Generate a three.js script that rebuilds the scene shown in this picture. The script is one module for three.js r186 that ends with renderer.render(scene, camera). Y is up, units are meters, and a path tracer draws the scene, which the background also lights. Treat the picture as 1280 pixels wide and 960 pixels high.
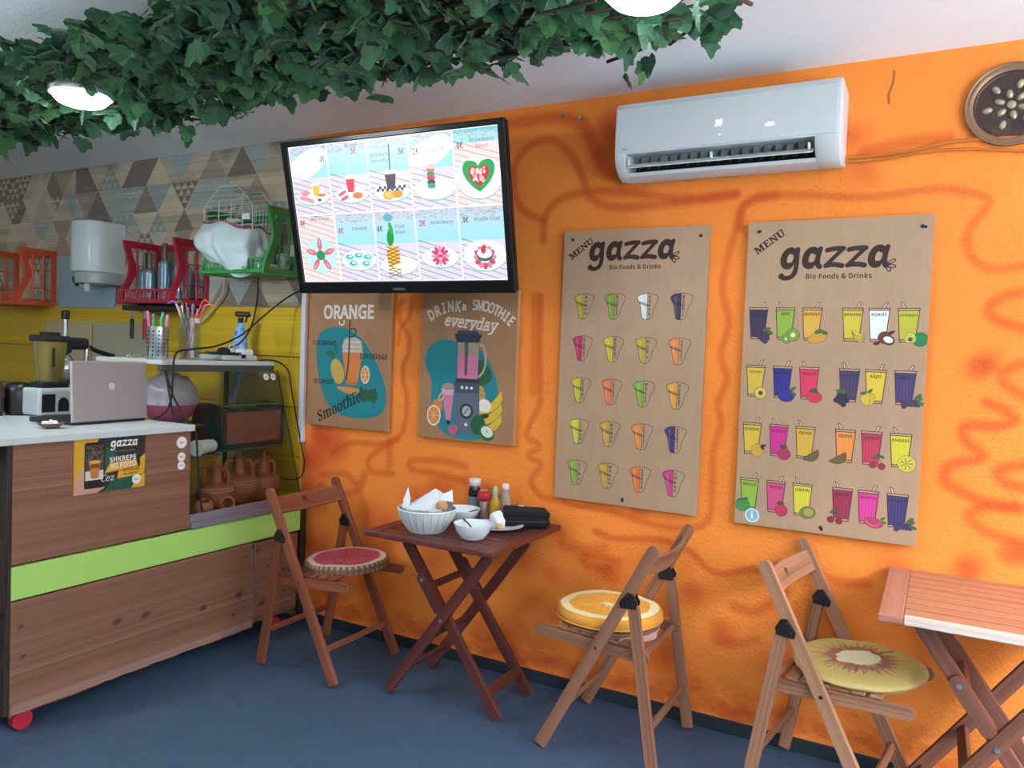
import * as THREE from 'three';
import { RoundedBoxGeometry } from 'three/addons/geometries/RoundedBoxGeometry.js';
import { mergeGeometries, toCreasedNormals } from 'three/addons/utils/BufferGeometryUtils.js';
import { ImprovedNoise } from 'three/addons/math/ImprovedNoise.js';

// ------------------------------------------------------------------ camera, sky, exposure
const scene = new THREE.Scene();
const camera = new THREE.PerspectiveCamera(52.86, 1280 / 960, 0.05, 100);
camera.position.set(0, 1.449, 3.05);
camera.rotation.order = 'YXZ';
camera.rotation.set(-0.03714, 0.50259, 0.03805);
const renderer = new THREE.WebGLRenderer({ antialias: true });
renderer.toneMapping = THREE.LinearToneMapping;
renderer.toneMappingExposure = 1.1;
renderer.shadowMap.enabled = true;
scene.background = new THREE.Color(0.76, 0.89, 1.0);   // even overcast sky outside the shop front
scene.backgroundIntensity = 22;
const sun = new THREE.DirectionalLight(new THREE.Color(1, 0.99, 0.96), 18);   // high sun on the street; the roof keeps it off everything in view
sun.position.set(6, 12, 9); sun.target.position.set(2, 0, 4); sun.castShadow = true; sun.name = 'sun';
Object.assign(sun.shadow.camera, { left: -14, right: 14, top: 14, bottom: -14, far: 40 }); sun.shadow.mapSize.set(2048, 2048); scene.add(sun, sun.target);
const LAMP = 1.7;                                     // power of each round ceiling lamp
const GLOBE = 4.2;                                    // the globe lamp over the staff side
const SCREEN = 1.3;                                   // glow of the television picture

// ------------------------------------------------------------------ helpers
const R = Math.PI / 180;
function rng(seed) { let a = seed >>> 0; return () => { a |= 0; a = a + 0x6D2B79F5 | 0; let t = Math.imul(a ^ a >>> 15, 1 | a); t = t + Math.imul(t ^ t >>> 7, 61 | t) ^ t; return ((t ^ t >>> 14) >>> 0) / 4294967296; }; }
const perlin = new ImprovedNoise();
const noise = (x, y, z = 0) => perlin.noise(x + 31.7, y + 11.3, z + 5.1);
const V = (x, y, z) => new THREE.Vector3(x, y, z);
const used = {};
function numbered(n) { const k = used[n] = (used[n] ?? -1) + 1; return k ? n + '_' + String(k).padStart(3, '0') : n; }
function tag(o, label, category, group) { Object.assign(o.userData, { label, category }); if (group) o.userData.group = group; return o; }
function thing(name, label, category, pos = [0, 0, 0], turn = 0, group) {
  const o = new THREE.Group(); o.name = numbered(name); o.position.set(...pos); o.rotation.y = turn; scene.add(o);
  return tag(o, label, category, group);
}
function part(name, geo, mat, parent, label) {
  const m = new THREE.Mesh(Array.isArray(geo) ? merge(geo) : geo, mat);
  m.name = name; m.castShadow = m.receiveShadow = true; parent.add(m);
  if (label) m.userData.label = label;
  return m;
}
function solo(name, geo, mat, label, category, pos = [0, 0, 0], group) {
  const m = part(numbered(name), geo, mat, scene); m.position.set(...pos); return tag(m, label, category, group);
}
function struct(name, geo, mat) { const m = part(name, geo, mat, scene); m.userData.kind = 'structure'; return m; }
function merge(list) {
  return mergeGeometries(list.map(g => { const n = g.index ? g.toNonIndexed() : g; for (const k of Object.keys(n.attributes)) if (!['position', 'normal', 'uv'].includes(k)) n.deleteAttribute(k); return n; }));
}
// flat-projected uv in metres; u runs along the axis named by grain
function mapUV(g0, grain = 'x', off = 0) {
  const g = g0.index ? g0.toNonIndexed() : g0; const p = g.attributes.position, n = g.attributes.normal, uv = new Float32Array(p.count * 2);
  for (let i = 0; i < p.count; i++) {
    const a = [p.getX(i), p.getY(i), p.getZ(i)], m = [Math.abs(n.getX(i)), Math.abs(n.getY(i)), Math.abs(n.getZ(i))];
    const d = m[0] >= m[1] && m[0] >= m[2] ? 0 : m[1] >= m[2] ? 1 : 2; const gi = 'xyz'.indexOf(grain); let u, v;
    if (d === gi) { u = a[(d + 1) % 3]; v = a[(d + 2) % 3]; } else { u = a[gi]; v = a[3 - d - gi]; }
    uv[i * 2] = u + off; uv[i * 2 + 1] = v + off * 0.37;
  }
  g.setAttribute('uv', new THREE.BufferAttribute(uv, 2)); return g;
}
let uvShift = 0;
function box(w, h, d, r = 0.003, grain) {
  let g = r > 0 ? new RoundedBoxGeometry(w, h, d, 2, Math.min(r, w * 0.45, h * 0.45, d * 0.45)) : new THREE.BoxGeometry(w, h, d);
  grain ??= w >= h && w >= d ? 'x' : h >= d ? 'y' : 'z';
  return mapUV(g, grain, uvShift += 0.173);
}
const at = (g, x, y, z) => g.translate(x, y, z);
// a bar from p to q: width w lies in the plane that holds `side`-normal, thickness t along `side`
function bar(p, q, w, t, side = V(0, 0, 1), r = 0.004) {
  p = V(...p); q = V(...q); const d = q.clone().sub(p), L = d.length(); d.normalize();
  const s = side.clone().addScaledVector(d, -side.dot(d)).normalize(), u = s.clone().cross(d);
  const g = box(L, w, t, r, 'x'); const m = new THREE.Matrix4().makeBasis(d, u, s); m.setPosition(p.add(q).multiplyScalar(0.5)); return g.applyMatrix4(m);
}
function tube(pts, r, seg = 40, rs = 8, closed = false) { return new THREE.TubeGeometry(new THREE.CatmullRomCurve3(pts.map(p => V(...p)), closed, 'centripetal'), seg, r, rs, closed); }
function rod(p, q, r, rs = 8, r2 = r) {
  p = V(...p); q = V(...q); const d = q.clone().sub(p); const g = new THREE.CylinderGeometry(r2, r, d.length(), rs);
  g.applyQuaternion(new THREE.Quaternion().setFromUnitVectors(V(0, 1, 0), d.clone().normalize())); const c = p.add(q).multiplyScalar(0.5); return g.translate(c.x, c.y, c.z);
}
const lathe = (pts, n = 40) => new THREE.LatheGeometry(pts.map(p => new THREE.Vector2(Math.max(p[0], 0.0001), p[1])), n);
function extrude(shape, depth, bevel = 0.002) {
  return new THREE.ExtrudeGeometry(shape, { depth: depth - 2 * bevel, bevelEnabled: bevel > 0, bevelSize: bevel, bevelThickness: bevel, bevelSegments: 2, curveSegments: 12, bevelOffset: -bevel }).translate(0, 0, bevel);
}
function poly(pts) { const s = new THREE.Shape(); pts.forEach((p, i) => i ? s.lineTo(...p) : s.moveTo(...p)); s.closePath(); return s; }
function splineShape(pts) { const s = new THREE.Shape(); s.moveTo(...pts[0]); s.splineThru(pts.slice(1).map(p => new THREE.Vector2(...p))); return s; }

// ------------------------------------------------------------------ textures
function canvasTex(w, h, draw, repeat, srgb = true) {
  const c = document.createElement('canvas'); c.width = w; c.height = h; const x = c.getContext('2d'); draw(x, w, h);
  const t = new THREE.CanvasTexture(c); if (srgb) t.colorSpace = THREE.SRGBColorSpace;
  t.wrapS = t.wrapT = THREE.RepeatWrapping; t.magFilter = THREE.LinearFilter; t.anisotropy = 8; if (repeat) t.repeat.set(...repeat); return t;
}
function dataTex(w, h, f, repeat, srgb = false) {
  const a = new Uint8Array(w * h * 4);
  for (let j = 0; j < h; j++) for (let i = 0; i < w; i++) { const v = f(i / w, j / h, i, j); const o = (j * w + i) * 4; if (Array.isArray(v)) { a[o] = v[0]; a[o + 1] = v[1]; a[o + 2] = v[2]; } else a[o] = a[o + 1] = a[o + 2] = v; a[o + 3] = 255; }
  const t = new THREE.DataTexture(a, w, h); t.magFilter = THREE.LinearFilter; t.minFilter = THREE.LinearMipmapLinearFilter; t.generateMipmaps = true; t.wrapS = t.wrapT = THREE.RepeatWrapping; if (repeat) t.repeat.set(...repeat); if (srgb) t.colorSpace = THREE.SRGBColorSpace; t.needsUpdate = true; return t;
}
// seamless value noise: blend of two shifted samples
function tile(u, v, s, seed) { const f = (a, b) => noise(a * s, b * s, seed); const x = u, y = v; return (f(x, y) * (1 - x) + f(x - 1, y) * x) * (1 - y) + (f(x, y - 1) * (1 - x) + f(x - 1, y - 1) * x) * y; }
const clamp = (v, a = 0, b = 255) => Math.max(a, Math.min(b, v));
const css = (c, a = 1) => `rgba(${c[0] | 0},${c[1] | 0},${c[2] | 0},${a})`;
function grain(x, w, h, amt, seed, n = w * h / 60) { const r = rng(seed); for (let i = 0; i < n; i++) { x.fillStyle = r() < 0.5 ? `rgba(0,0,0,${amt * r()})` : `rgba(255,255,255,${amt * r()})`; x.fillRect(r() * w, r() * h, 1 + r() * 2, 1 + r() * 2); } }
// wood: grain along u, `size` metres per repeat
function woodMap(base, dark, seed, { knots = 0, streak = 0.35, lines = 240, wear = 0, size = [1, 0.25] } = {}) {
  const t = canvasTex(1024, 256, (x, w, h) => {
    const r = rng(seed); x.fillStyle = css(base); x.fillRect(0, 0, w, h);
    for (let i = 0; i < 40; i++) { const y = r() * h, hh = 4 + r() * 26; x.fillStyle = css(r() < 0.5 ? dark : base.map(v => clamp(v * 1.12)), 0.10 + r() * 0.14); x.fillRect(0, y, w, hh); x.fillRect(0, y - h, w, hh); }
    for (let i = 0; i < lines; i++) {
      const y0 = r() * h, a = r() * 3, ph = r() * 6, x0 = r() < 0.5 ? 0 : r() * w, x1 = x0 ? x0 + w * (0.1 + r() * 0.5) : w; x.strokeStyle = css(r() < 0.8 ? dark : base.map(v => clamp(v * 1.25)), streak * r()); x.lineWidth = 0.6 + r() * 1.6; x.beginPath();
      for (let k = 0; k <= 32; k++) { const px = x0 + (x1 - x0) * k / 32; const py = y0 + a * Math.sin(px / w * 2 * Math.PI + ph); k ? x.lineTo(px, py) : x.moveTo(px, py); } x.stroke();
    }
    for (let i = 0; i < knots; i++) { const cx = r() * w, cy = r() * h, s = 5 + r() * 9; for (let k = 5; k > 0; k--) { x.fillStyle = css(dark.map(v => v * (0.35 + k * 0.11)), 0.35); x.beginPath(); x.ellipse(cx, cy, s * k * 0.42, s * k * 0.2, 0.1, 0, 7); x.fill(); } }
    for (let i = 0; i < wear; i++) { x.fillStyle = `rgba(225,215,205,${0.08 + 0.3 * r()})`; const y = r() * h; x.fillRect(r() * w, y, 8 + r() * 70, 1 + r() * 2); }
  }); t.repeat.set(1 / size[0], 1 / size[1]); return t;
}
const std = (o) => new THREE.MeshStandardMaterial({ roughness: 0.6, ...o });
const plain = (c, o = {}) => std({ color: new THREE.Color(c), ...o });
const metal = (c, rough = 0.3) => std({ color: new THREE.Color(c), metalness: 0.9, roughness: rough });
const glassMat = (c = '#ffffff', o = {}) => new THREE.MeshPhysicalMaterial({ color: new THREE.Color(c), transmission: 1, thickness: 0, roughness: 0.03, ior: 1.45, ...o });
function wood(base, dark, seed, o = {}) { return std({ map: woodMap(base, dark, seed, o), roughness: o.rough ?? 0.55 }); }
const M = {
  chair1: wood([150, 84, 58], [88, 42, 28], 3), chair2: wood([152, 104, 78], [96, 60, 42], 4), chair3: wood([172, 122, 92], [112, 70, 48], 5),
  darkTable: wood([104, 50, 42], [58, 26, 22], 6, { rough: 0.42 }), tableTop: wood([176, 116, 88], [138, 84, 60], 7, { streak: 0.16, wear: 8, rough: 0.5 }), wornEnd: wood([166, 110, 88], [140, 84, 64], 77, { streak: 0.2, wear: 50 }), tableLeg: wood([136, 82, 62], [88, 48, 34], 8, { wear: 6 }),
  paintedRail: wood([214, 196, 182], [168, 132, 112], 9, { wear: 60, rough: 0.5 }),
  counterWood: wood([142, 100, 78], [96, 62, 46], 10, { knots: 9, lines: 200, streak: 0.24, size: [1.15, 0.36], rough: 0.5 }),
  counterPale: wood([170, 134, 118], [100, 68, 58], 11, { knots: 5, size: [1.15, 0.3] }),
  screwDark: plain('#4a3a32', { roughness: 0.4, metalness: 0.5 }), darkBrown: plain('#33251f', { roughness: 0.6 }), black: plain('#141416', { roughness: 0.5 }), softBlack: plain('#1b1c20', { roughness: 0.85 }), bolt: metal('#aab4b8', 0.35),
  white: plain('#e6e9e8', { roughness: 0.4 }), offwhite: plain('#d9dddb', { roughness: 0.5 }), chrome: metal('#c8d2d6', 0.18), steel: metal('#a9b2b6', 0.32),
  yellow: wood([204, 170, 30], [176, 138, 20], 12, { streak: 0.2, lines: 120, size: [1.4, 0.4], rough: 0.5 }),
};

// ------------------------------------------------------------------ the room: x -7..2.5, y 0..2.55, z 0..4.9
const X0 = -7, X1 = 1.95, Z1 = 4.9, H = 2.55, XS = -2.935;
const plasterBump = dataTex(512, 512, (u, v) => 128 + 75 * tile(u, v, 46, 1) + 55 * tile(u, v, 95, 2) + 20 * tile(u, v, 14, 3));
// sprayed strokes on the orange wall: [width, strength, points in metres]
const SPRAY=[
[0.07,0.55,[[-1.735,2.485],[-1.614,2.489],[-1.489,2.486],[-1.382,2.443],[-1.342,2.385],[-1.310,2.315],[-1.270,2.251],[-1.190,2.198]]],
[0.045,0.5,[[-0.716,2.104],[-0.843,2.100],[-0.940,2.103],[-1.198,2.146],[-1.380,2.155],[-1.492,2.124],[-1.540,2.065],[-1.548,1.960]]],
[0.045,0.5,[[-1.551,2.048],[-1.649,2.095],[-1.701,2.173],[-1.699,2.311],[-1.622,2.385],[-1.524,2.393],[-1.436,2.326],[-1.372,2.225],[-1.335,2.138],[-1.249,2.092],[-1.073,2.082],[-0.875,2.092],[-0.725,2.107]]],
[0.06,0.35,[[-1.572,1.708],[-1.569,1.538],[-1.562,1.290]]],
[0.035,0.4,[[-1.549,1.715],[-1.542,1.468],[-1.535,1.238],[-1.561,1.176],[-1.593,1.095],[-1.527,1.054],[-1.577,1.003],[-1.516,0.970],[-1.560,0.890],[-1.506,0.832],[-1.415,0.822],[-1.331,0.811],[-1.219,0.812],[-1.118,0.798],[-1.013,0.779],[-0.911,0.777],[-0.813,0.788],[-0.764,0.833],[-0.757,0.949],[-0.758,1.095],[-0.735,1.220],[-0.751,1.288],[-0.721,1.387],[-0.748,1.480],[-0.723,1.606],[-0.754,1.743],[-0.733,1.892],[-0.705,1.999],[-0.695,2.044],[-0.657,2.079],[-0.575,2.091],[-0.443,2.083],[-0.282,2.064],[-0.156,2.069],[-0.033,2.078],[0.068,2.057],[0.120,2.032],[0.111,1.998],[0.074,1.946],[0.066,1.877],[0.097,1.822],[0.151,1.799],[0.235,1.808]]],
[0.045,0.5,[[-0.697,1.974],[-0.695,2.044],[-0.657,2.079],[-0.575,2.091]]],
[0.045,0.5,[[0.240,1.724],[0.169,1.700],[0.139,1.663],[0.166,1.628],[0.246,1.600]]],
[0.045,0.5,[[0.252,1.490],[0.189,1.450],[0.200,1.416],[0.258,1.376]]],
[0.045,0.55,[[0.149,1.351],[0.207,1.325],[0.229,1.297],[0.185,1.275],[0.088,1.262],[0.095,1.219],[0.147,1.169],[0.048,1.124],[0.038,1.076],[0.105,1.034],[0.183,1.010],[0.262,1.004]]],
[0.045,0.55,[[0.270,1.155],[0.193,1.120],[0.217,1.087],[0.274,1.073]]],
[0.045,0.5,[[0.250,1.011],[0.160,0.997],[0.118,0.961],[0.164,0.918],[0.283,0.893]]],
[0.035,0.5,[[-1.244,0.712],[-1.215,0.706],[-1.167,0.696],[-1.061,0.705],[-0.952,0.718],[-0.868,0.702],[-0.808,0.675],[-0.758,0.632],[-0.694,0.624],[-0.603,0.655],[-0.485,0.663]]],
[0.05,0.4,[[-1.134,0.599],[-1.236,0.604],[-1.298,0.587],[-1.271,0.563],[-1.179,0.565]]],
[0.06,0.35,[[-1.395,0.634],[-1.322,0.621],[-1.201,0.647]]],
[0.05,0.45,[[-0.459,0.600],[-0.517,0.534],[-0.581,0.496],[-0.648,0.502]]],
[0.05,0.35,[[-0.713,0.355],[-0.620,0.362],[-0.560,0.388]]],
[0.045,0.4,[[-0.386,0.692],[-0.274,0.666],[-0.181,0.674]]],
[0.035,0.42,[[-2.299,1.694],[-2.327,1.663],[-2.310,1.592],[-2.258,1.519],[-2.255,1.446],[-2.286,1.374],[-2.283,1.300],[-2.262,1.246],[-2.261,1.117],[-2.287,1.041],[-2.379,0.989],[-2.604,0.969],[-2.724,0.909]]],
[0.03,0.4,[[-2.246,1.694],[-2.258,1.620],[-2.308,1.557],[-2.325,1.483]]],
[0.05,0.35,[[-2.354,0.999],[-2.350,0.881]]],
[0.04,0.4,[[-2.311,1.011],[-2.413,0.958],[-2.486,0.887],[-2.469,0.844],[-2.328,0.843]]],
[0.04,0.4,[[-1.907,0.922],[-2.006,0.935],[-2.102,0.933],[-2.229,0.909],[-2.223,0.882],[-2.072,0.871],[-1.913,0.854]]],
[0.045,0.4,[[-2.791,0.785],[-2.624,0.807],[-2.554,0.770],[-2.504,0.820],[-2.537,0.743],[-2.689,0.700],[-2.800,0.733]]],
[0.04,0.35,[[-1.705,1.966],[-1.693,1.787],[-1.652,1.708]]],
[0.05,0.4,[[-0.272,2.225],[-0.145,2.247],[-0.010,2.250]]]];
const BLOTS=[[-2.86,0.85,0.1,0.5],[-2.86,0.66,0.11,0.45],[-2.84,0.42,0.13,0.5],[-2.74,0.24,0.12,0.45],[-2.60,0.34,0.1,0.3],[-1.95,0.3,0.1,0.25],[-1.16,0.55,0.07,0.3],[-0.95,0.25,0.1,0.3],[-0.45,0.3,0.09,0.3],[0.13,1.48,0.05,0.6],[0.27,0.85,0.05,0.55],[0.13,0.78,0.06,0.45],[-2.75,0.95,0.11,0.5],[-2.81,0.99,0.09,0.45],[-2.50,0.61,0.1,0.3],[-2.46,0.43,0.12,0.3],[-2.41,0.26,0.12,0.25],[-2.18,0.72,0.09,0.25],[-2.04,0.80,0.08,0.28],[-2.07,0.72,0.1,0.22],[-1.78,0.78,0.1,0.25],[-1.87,0.84,0.06,0.25],[-1.58,0.53,0.08,0.25],[-1.52,0.38,0.08,0.22],[-1.44,0.49,0.06,0.3],[-1.59,0.19,0.09,0.22],[-1.39,0.68,0.05,0.3],[-1.26,0.38,0.07,0.2],[-1.05,0.82,0.05,0.2],[-0.68,0.39,0.06,0.3],[-0.09,0.74,0.06,0.25],[-2.08,0.45,0.09,0.2],[-2.37,0.57,0.1,0.3],[-0.31,2.29,0.06,0.3],[-0.26,2.15,0.06,0.25],[-1.22,2.31,0.09,0.35],[-1.25,2.41,0.08,0.4],[-0.80,0.52,0.06,0.25],[-1.43,0.31,0.07,0.2],[-1.80,0.16,0.09,0.2],[-2.62,0.20,0.12,0.3]];

const orangeMap = canvasTex(2048, 1069, (x, w, h) => {
  const L = X1 - XS, S = w / L, px = p => [(p[0] - XS) * S, h - p[1] * S]; const r = rng(5);
  x.fillStyle = 'rgb(250,142,52)'; x.fillRect(0, 0, w, h);
  for (let i = 0; i < 260; i++) { const [cx, cy] = [r() * w, r() * h], s = 12 + r() * 60; const g = x.createRadialGradient(cx, cy, 0, cx, cy, s), c = r() < 0.5 ? '240,122,40' : '254,156,64'; g.addColorStop(0, `rgba(${c},.16)`); g.addColorStop(1, `rgba(${c},0)`); x.fillStyle = g; x.fillRect(cx - s, cy - s, 2 * s, 2 * s); }
  x.lineCap = x.lineJoin = 'round';
  for (const [wd, a, pts] of SPRAY) {
    const c = new THREE.CatmullRomCurve3(pts.map(p => V(p[0], p[1], 0)), false, 'centripetal'), q = c.getSpacedPoints(pts.length * 12);
    for (const [k, al] of [[1.25, 0.16], [0.95, 0.24], [0.7, 0.3], [0.45, 0.36]]) { x.strokeStyle = `rgba(206,70,12,${al * a * 1.2})`; x.lineWidth = wd * S * k; x.beginPath(); q.forEach((p, i) => { const [u, v] = px([p.x, p.y]); i ? x.lineTo(u, v) : x.moveTo(u, v); }); x.stroke(); }
    for (const p of q) for (let k = 0; k < 5; k++) { const [u, v] = px([p.x + (r() - 0.5) * wd * 2.2, p.y + (r() - 0.5) * wd * 2.2]); x.fillStyle = `rgba(205,70,15,${0.3 * r()})`; x.fillRect(u, v, 1 + r(), 1 + r()); }
  }
  for (const [bx, by, s, a] of BLOTS) {
    const [u, v] = px([bx, by]), rr = s * S * 1.25;
    for (let k = 0; k < 5; k++) { const ox = (r() - 0.5) * rr * 0.9, oy = (r() - 0.5) * rr * 0.6, q = rr * (0.55 + 0.5 * r()); const g = x.createRadialGradient(u + ox, v + oy, 0, u + ox, v + oy, q); g.addColorStop(0, `rgba(202,58,16,${a * 0.46})`); g.addColorStop(0.5, `rgba(202,58,16,${a * 0.3})`); g.addColorStop(1, 'rgba(202,58,16,0)'); x.fillStyle = g; x.fillRect(u + ox - q, v + oy - q, 2 * q, 2 * q); }
  }
  // the painter's red band that runs along the foot of the wall, with ragged edges
  for (let i = 0; i < 420; i++) { const u = r() * w, s = 10 + r() * 26; x.fillStyle = `rgba(198,62,20,${0.05 + 0.08 * r()})`; x.beginPath(); x.ellipse(u, h - 0.075 * S - r() * r() * 0.13 * S, s, s * 0.42, r() - 0.5, 0, 7); x.fill(); }
  // a brown drip under the ceiling line and small specks of missing plaster
  x.strokeStyle = 'rgba(120,50,15,.6)'; x.lineWidth = 3; x.beginPath(); [[-0.188, 2.5], [-0.19, 2.46], [-0.203, 2.42], [-0.2, 2.39]].forEach((p, i) => { const q = px(p); i ? x.lineTo(...q) : x.moveTo(...q); }); x.stroke();
  grain(x, w, h, 0.05, 8);
});
const orangeMat = std({ map: orangeMap, bumpMap: Object.assign(plasterBump.clone(), { needsUpdate: true }), bumpScale: 0.004, roughness: 0.82 });
orangeMat.bumpMap.repeat.set((X1 - XS) / 0.62, H / 0.62);
{ // orange wall: an upright plastered slab, its face at z = 0
  const g = new THREE.BoxGeometry(X1 - XS, H, 0.2); at(g, (X1 + XS) / 2, H / 2, -0.1); struct('wall_back', g, orangeMat);
}
const WX = 3.9;
const paperMap = canvasTex(2048, 466, (x, w, h) => {
  const S = w / WX, r = rng(21); x.fillStyle = 'rgb(184,172,150)'; x.fillRect(0, 0, w, h);
  for (let y = 0; y < h; y += 22) { const q = r(); x.fillStyle = css([168 + 40 * q, 154 + 38 * q, 132 + 36 * q], 0.8); x.fillRect(0, y, w, 21); }
  const streaks = (n, a) => { for (let i = 0; i < n; i++) { x.fillStyle = `rgba(${r() < 0.6 ? '66,52,42' : '206,194,176'},${a * r()})`; x.fillRect(r() * w, r() * h, 30 + r() * 240, 1 + r() * 2); } }; streaks(900, 0.2);
  const rh = 0.163 * S, s = 0.235 * S, tri = (cx, y, s, hh, up, c, a) => { x.fillStyle = css(c, a); x.beginPath(); if (up) { x.moveTo(cx - s / 2, y + hh); x.lineTo(cx + s / 2, y + hh); x.lineTo(cx, y); } else { x.moveTo(cx - s / 2, y); x.lineTo(cx + s / 2, y); x.lineTo(cx, y + hh); } x.fill(); };
  const blue = [[140, 166, 174], [152, 172, 176], [124, 152, 162]], dark = [[120, 106, 96], [130, 114, 102], [110, 98, 90]], pale = [[216, 200, 164], [206, 192, 168], [198, 186, 166]], pick = a => a[r() * a.length | 0];
  const minis = (cx, y, up, c) => { const n = 4, ss = s / n, q = rh / n; for (let j = 0; j < n; j++) for (let i = 0; i <= j; i++) tri(cx + (i - j / 2) * ss, up ? y + j * q : y + (n - 1 - j) * q, ss, q, up, c, 0.8); };
  for (let row = 0, y = -rh * 0.3; y < h; y += rh, row++) for (let k = -1; k < w / s * 2 + 2; k++) {
    const up = (k + row) % 2 === 0, cx = k * s / 2, q = r();
    if (up ? q < 0.2 : q < 0.05) tri(cx, y, s, rh, up, pick(dark), 0.78); else if (q < 0.34) tri(cx, y, s, rh, up, pick(blue), 0.6); else if (q < 0.5) tri(cx, y, s, rh, up, pick(pale), 0.6); else if (q < 0.63) minis(cx, y, up, pick(r() < 0.5 ? blue : dark)); else if (q < 0.74) tri(cx, y, s, rh, up, [140, 122, 104], 0.5);
  }
  for (const [cx, y, up, c] of [[1.02, 0.28, false, blue[0]], [2.62, 0.27, false, blue[1]], [3.5, 0.44, true, pale[2]], [0.35, 0.11, true, dark[1]]]) tri(cx * S, y * S, s * 2, rh * 2, up, c, 0.75);
  streaks(700, 0.16);
});
paperMap.repeat.set(1 / WX, 1 / 0.888);
{ // panelled wall behind the counter: plaster core, printed paper above, painted boards below
  const core = struct('wall_back_left', at(new THREE.BoxGeometry(XS - X0, H, 0.19), (X0 + XS) / 2, H / 2, -0.105), plain('#8c7a52', { roughness: 0.8 }));
  const pg = new THREE.BoxGeometry(XS - X0, H - 1.662, 0.009); const q = mapUV(pg, 'x'); at(q, (X0 + XS) / 2, (H + 1.662) / 2, -0.0055);
  part('wallpaper', q, std({ map: paperMap, roughness: 0.75 }), core);
  for (const [y0, y1] of [[1.397, 1.66], [1.13, 1.393], [0.865, 1.126], [0.6, 0.861], [0.335, 0.596], [0.07, 0.331]]) part('plank', at(box(XS - X0, y1 - y0, 0.014, 0.003, 'x'), (X0 + XS) / 2, (y0 + y1) / 2, 0), M.yellow, core);
}
// floor: dark blue-grey vinyl sheet
const floorMap = canvasTex(1024, 1024, (x, w, h) => {
  const r = rng(31); x.fillStyle = 'rgb(58,81,105)'; x.fillRect(0, 0, w, h);
  for (let i = 0; i < 500; i++) { const cx = r() * w, cy = r() * h, s = 10 + r() * 50; x.fillStyle = css(r() < 0.5 ? [50, 72, 95] : [66, 89, 113], 0.16); x.beginPath(); x.ellipse(cx, cy, s, s * 0.6, r() * 3, 0, 7); x.fill(); }
  grain(x, w, h, 0.10, 32, 60000); for (let i = 0; i < 26; i++) { x.fillStyle = `rgba(190,200,205,${0.4 * r()})`; x.fillRect(r() * w, r() * h, 2, 2); }
});
const floorMat = std({ map: floorMap, roughness: 0.62, bumpMap: Object.assign(dataTex(256, 256, (u, v) => 128 + 70 * tile(u, v, 60, 9)), {}), bumpScale: 0.0006 });
struct('floor', mapUV(at(new THREE.BoxGeometry(X1 - X0, 0.1, Z1 + 0.2), (X0 + X1) / 2, -0.05, Z1 / 2 - 0.1), 'x'), floorMat);
const ceilMat = std({ color: new THREE.Color('#eef1f3'), roughness: 0.9, bumpMap: plasterBump, bumpScale: 0.003 });
struct('ceiling', mapUV(at(new THREE.BoxGeometry(X1 - X0 + 0.4, 0.15, Z1 + 0.4), (X0 + X1) / 2, H + 0.075, Z1 / 2), 'x'), ceilMat);
struct('baseboard_back', at(box(X1 - XS, 0.052, 0.012, 0.003), (X1 + XS) / 2, 0.026, 0.006), plain('#232c36', { roughness: 0.6 }));
struct('trim_1', [at(box(0.034, 0.81, 0.02, 0.006, 'y'), -2.93, 1.355, 0.012), at(box(0.010, 0.81, 0.03, 0.004, 'y'), -2.915, 1.355, 0.015)], plain('#cfd4de', { roughness: 0.35 }));
const shellMat = plain('#cfc6ba', { roughness: 0.85 });
struct('wall_left', at(new THREE.BoxGeometry(0.2, H, Z1 + 0.2), X0 - 0.1, H / 2, Z1 / 2 - 0.1), shellMat);
// openings: a wide shop front in the front wall, a glazed door side on the right
const OR = { z0: 0.2, z1: 4.2, y0: 0.9, y1: 2.47 }, OF = { x0: 0.1, x1: 1.1, y0: 1.7, y1: 2.3 };
const slab = (x0, x1, y0, y1, z0, z1) => at(new THREE.BoxGeometry(x1 - x0, y1 - y0, z1 - z0), (x0 + x1) / 2, (y0 + y1) / 2, (z0 + z1) / 2);
struct('wall_right', [slab(X1, X1 + 0.2, 0, H, -0.2, OR.z0), slab(X1, X1 + 0.2, 0, H, OR.z1, Z1), slab(X1, X1 + 0.2, OR.y1, H, OR.z0, OR.z1), slab(X1, X1 + 0.2, 0, OR.y0, OR.z0, OR.z1)], shellMat);
struct('wall_front', [slab(X0 - 0.2, OF.x0, 0, H, Z1, Z1 + 0.2), slab(OF.x1, X1 + 0.2, 0, H, Z1, Z1 + 0.2), slab(OF.x0, OF.x1, OF.y1, H, Z1, Z1 + 0.2), slab(OF.x0, OF.x1, 0, OF.y0, Z1, Z1 + 0.2)], shellMat);
struct('building_right', slab(8.5, 10, -0.2, 5.2, -16, 22), plain('#8d8a86', { roughness: 0.9 }));
struct('building_front', slab(-18, 7, -0.2, 6, 14, 16), plain('#8d8a86', { roughness: 0.9 }));
struct('pavement', at(new THREE.BoxGeometry(40, 0.1, 40), 4, -0.2, 6), plain('#c3cbd2', { roughness: 0.9 }));

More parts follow.
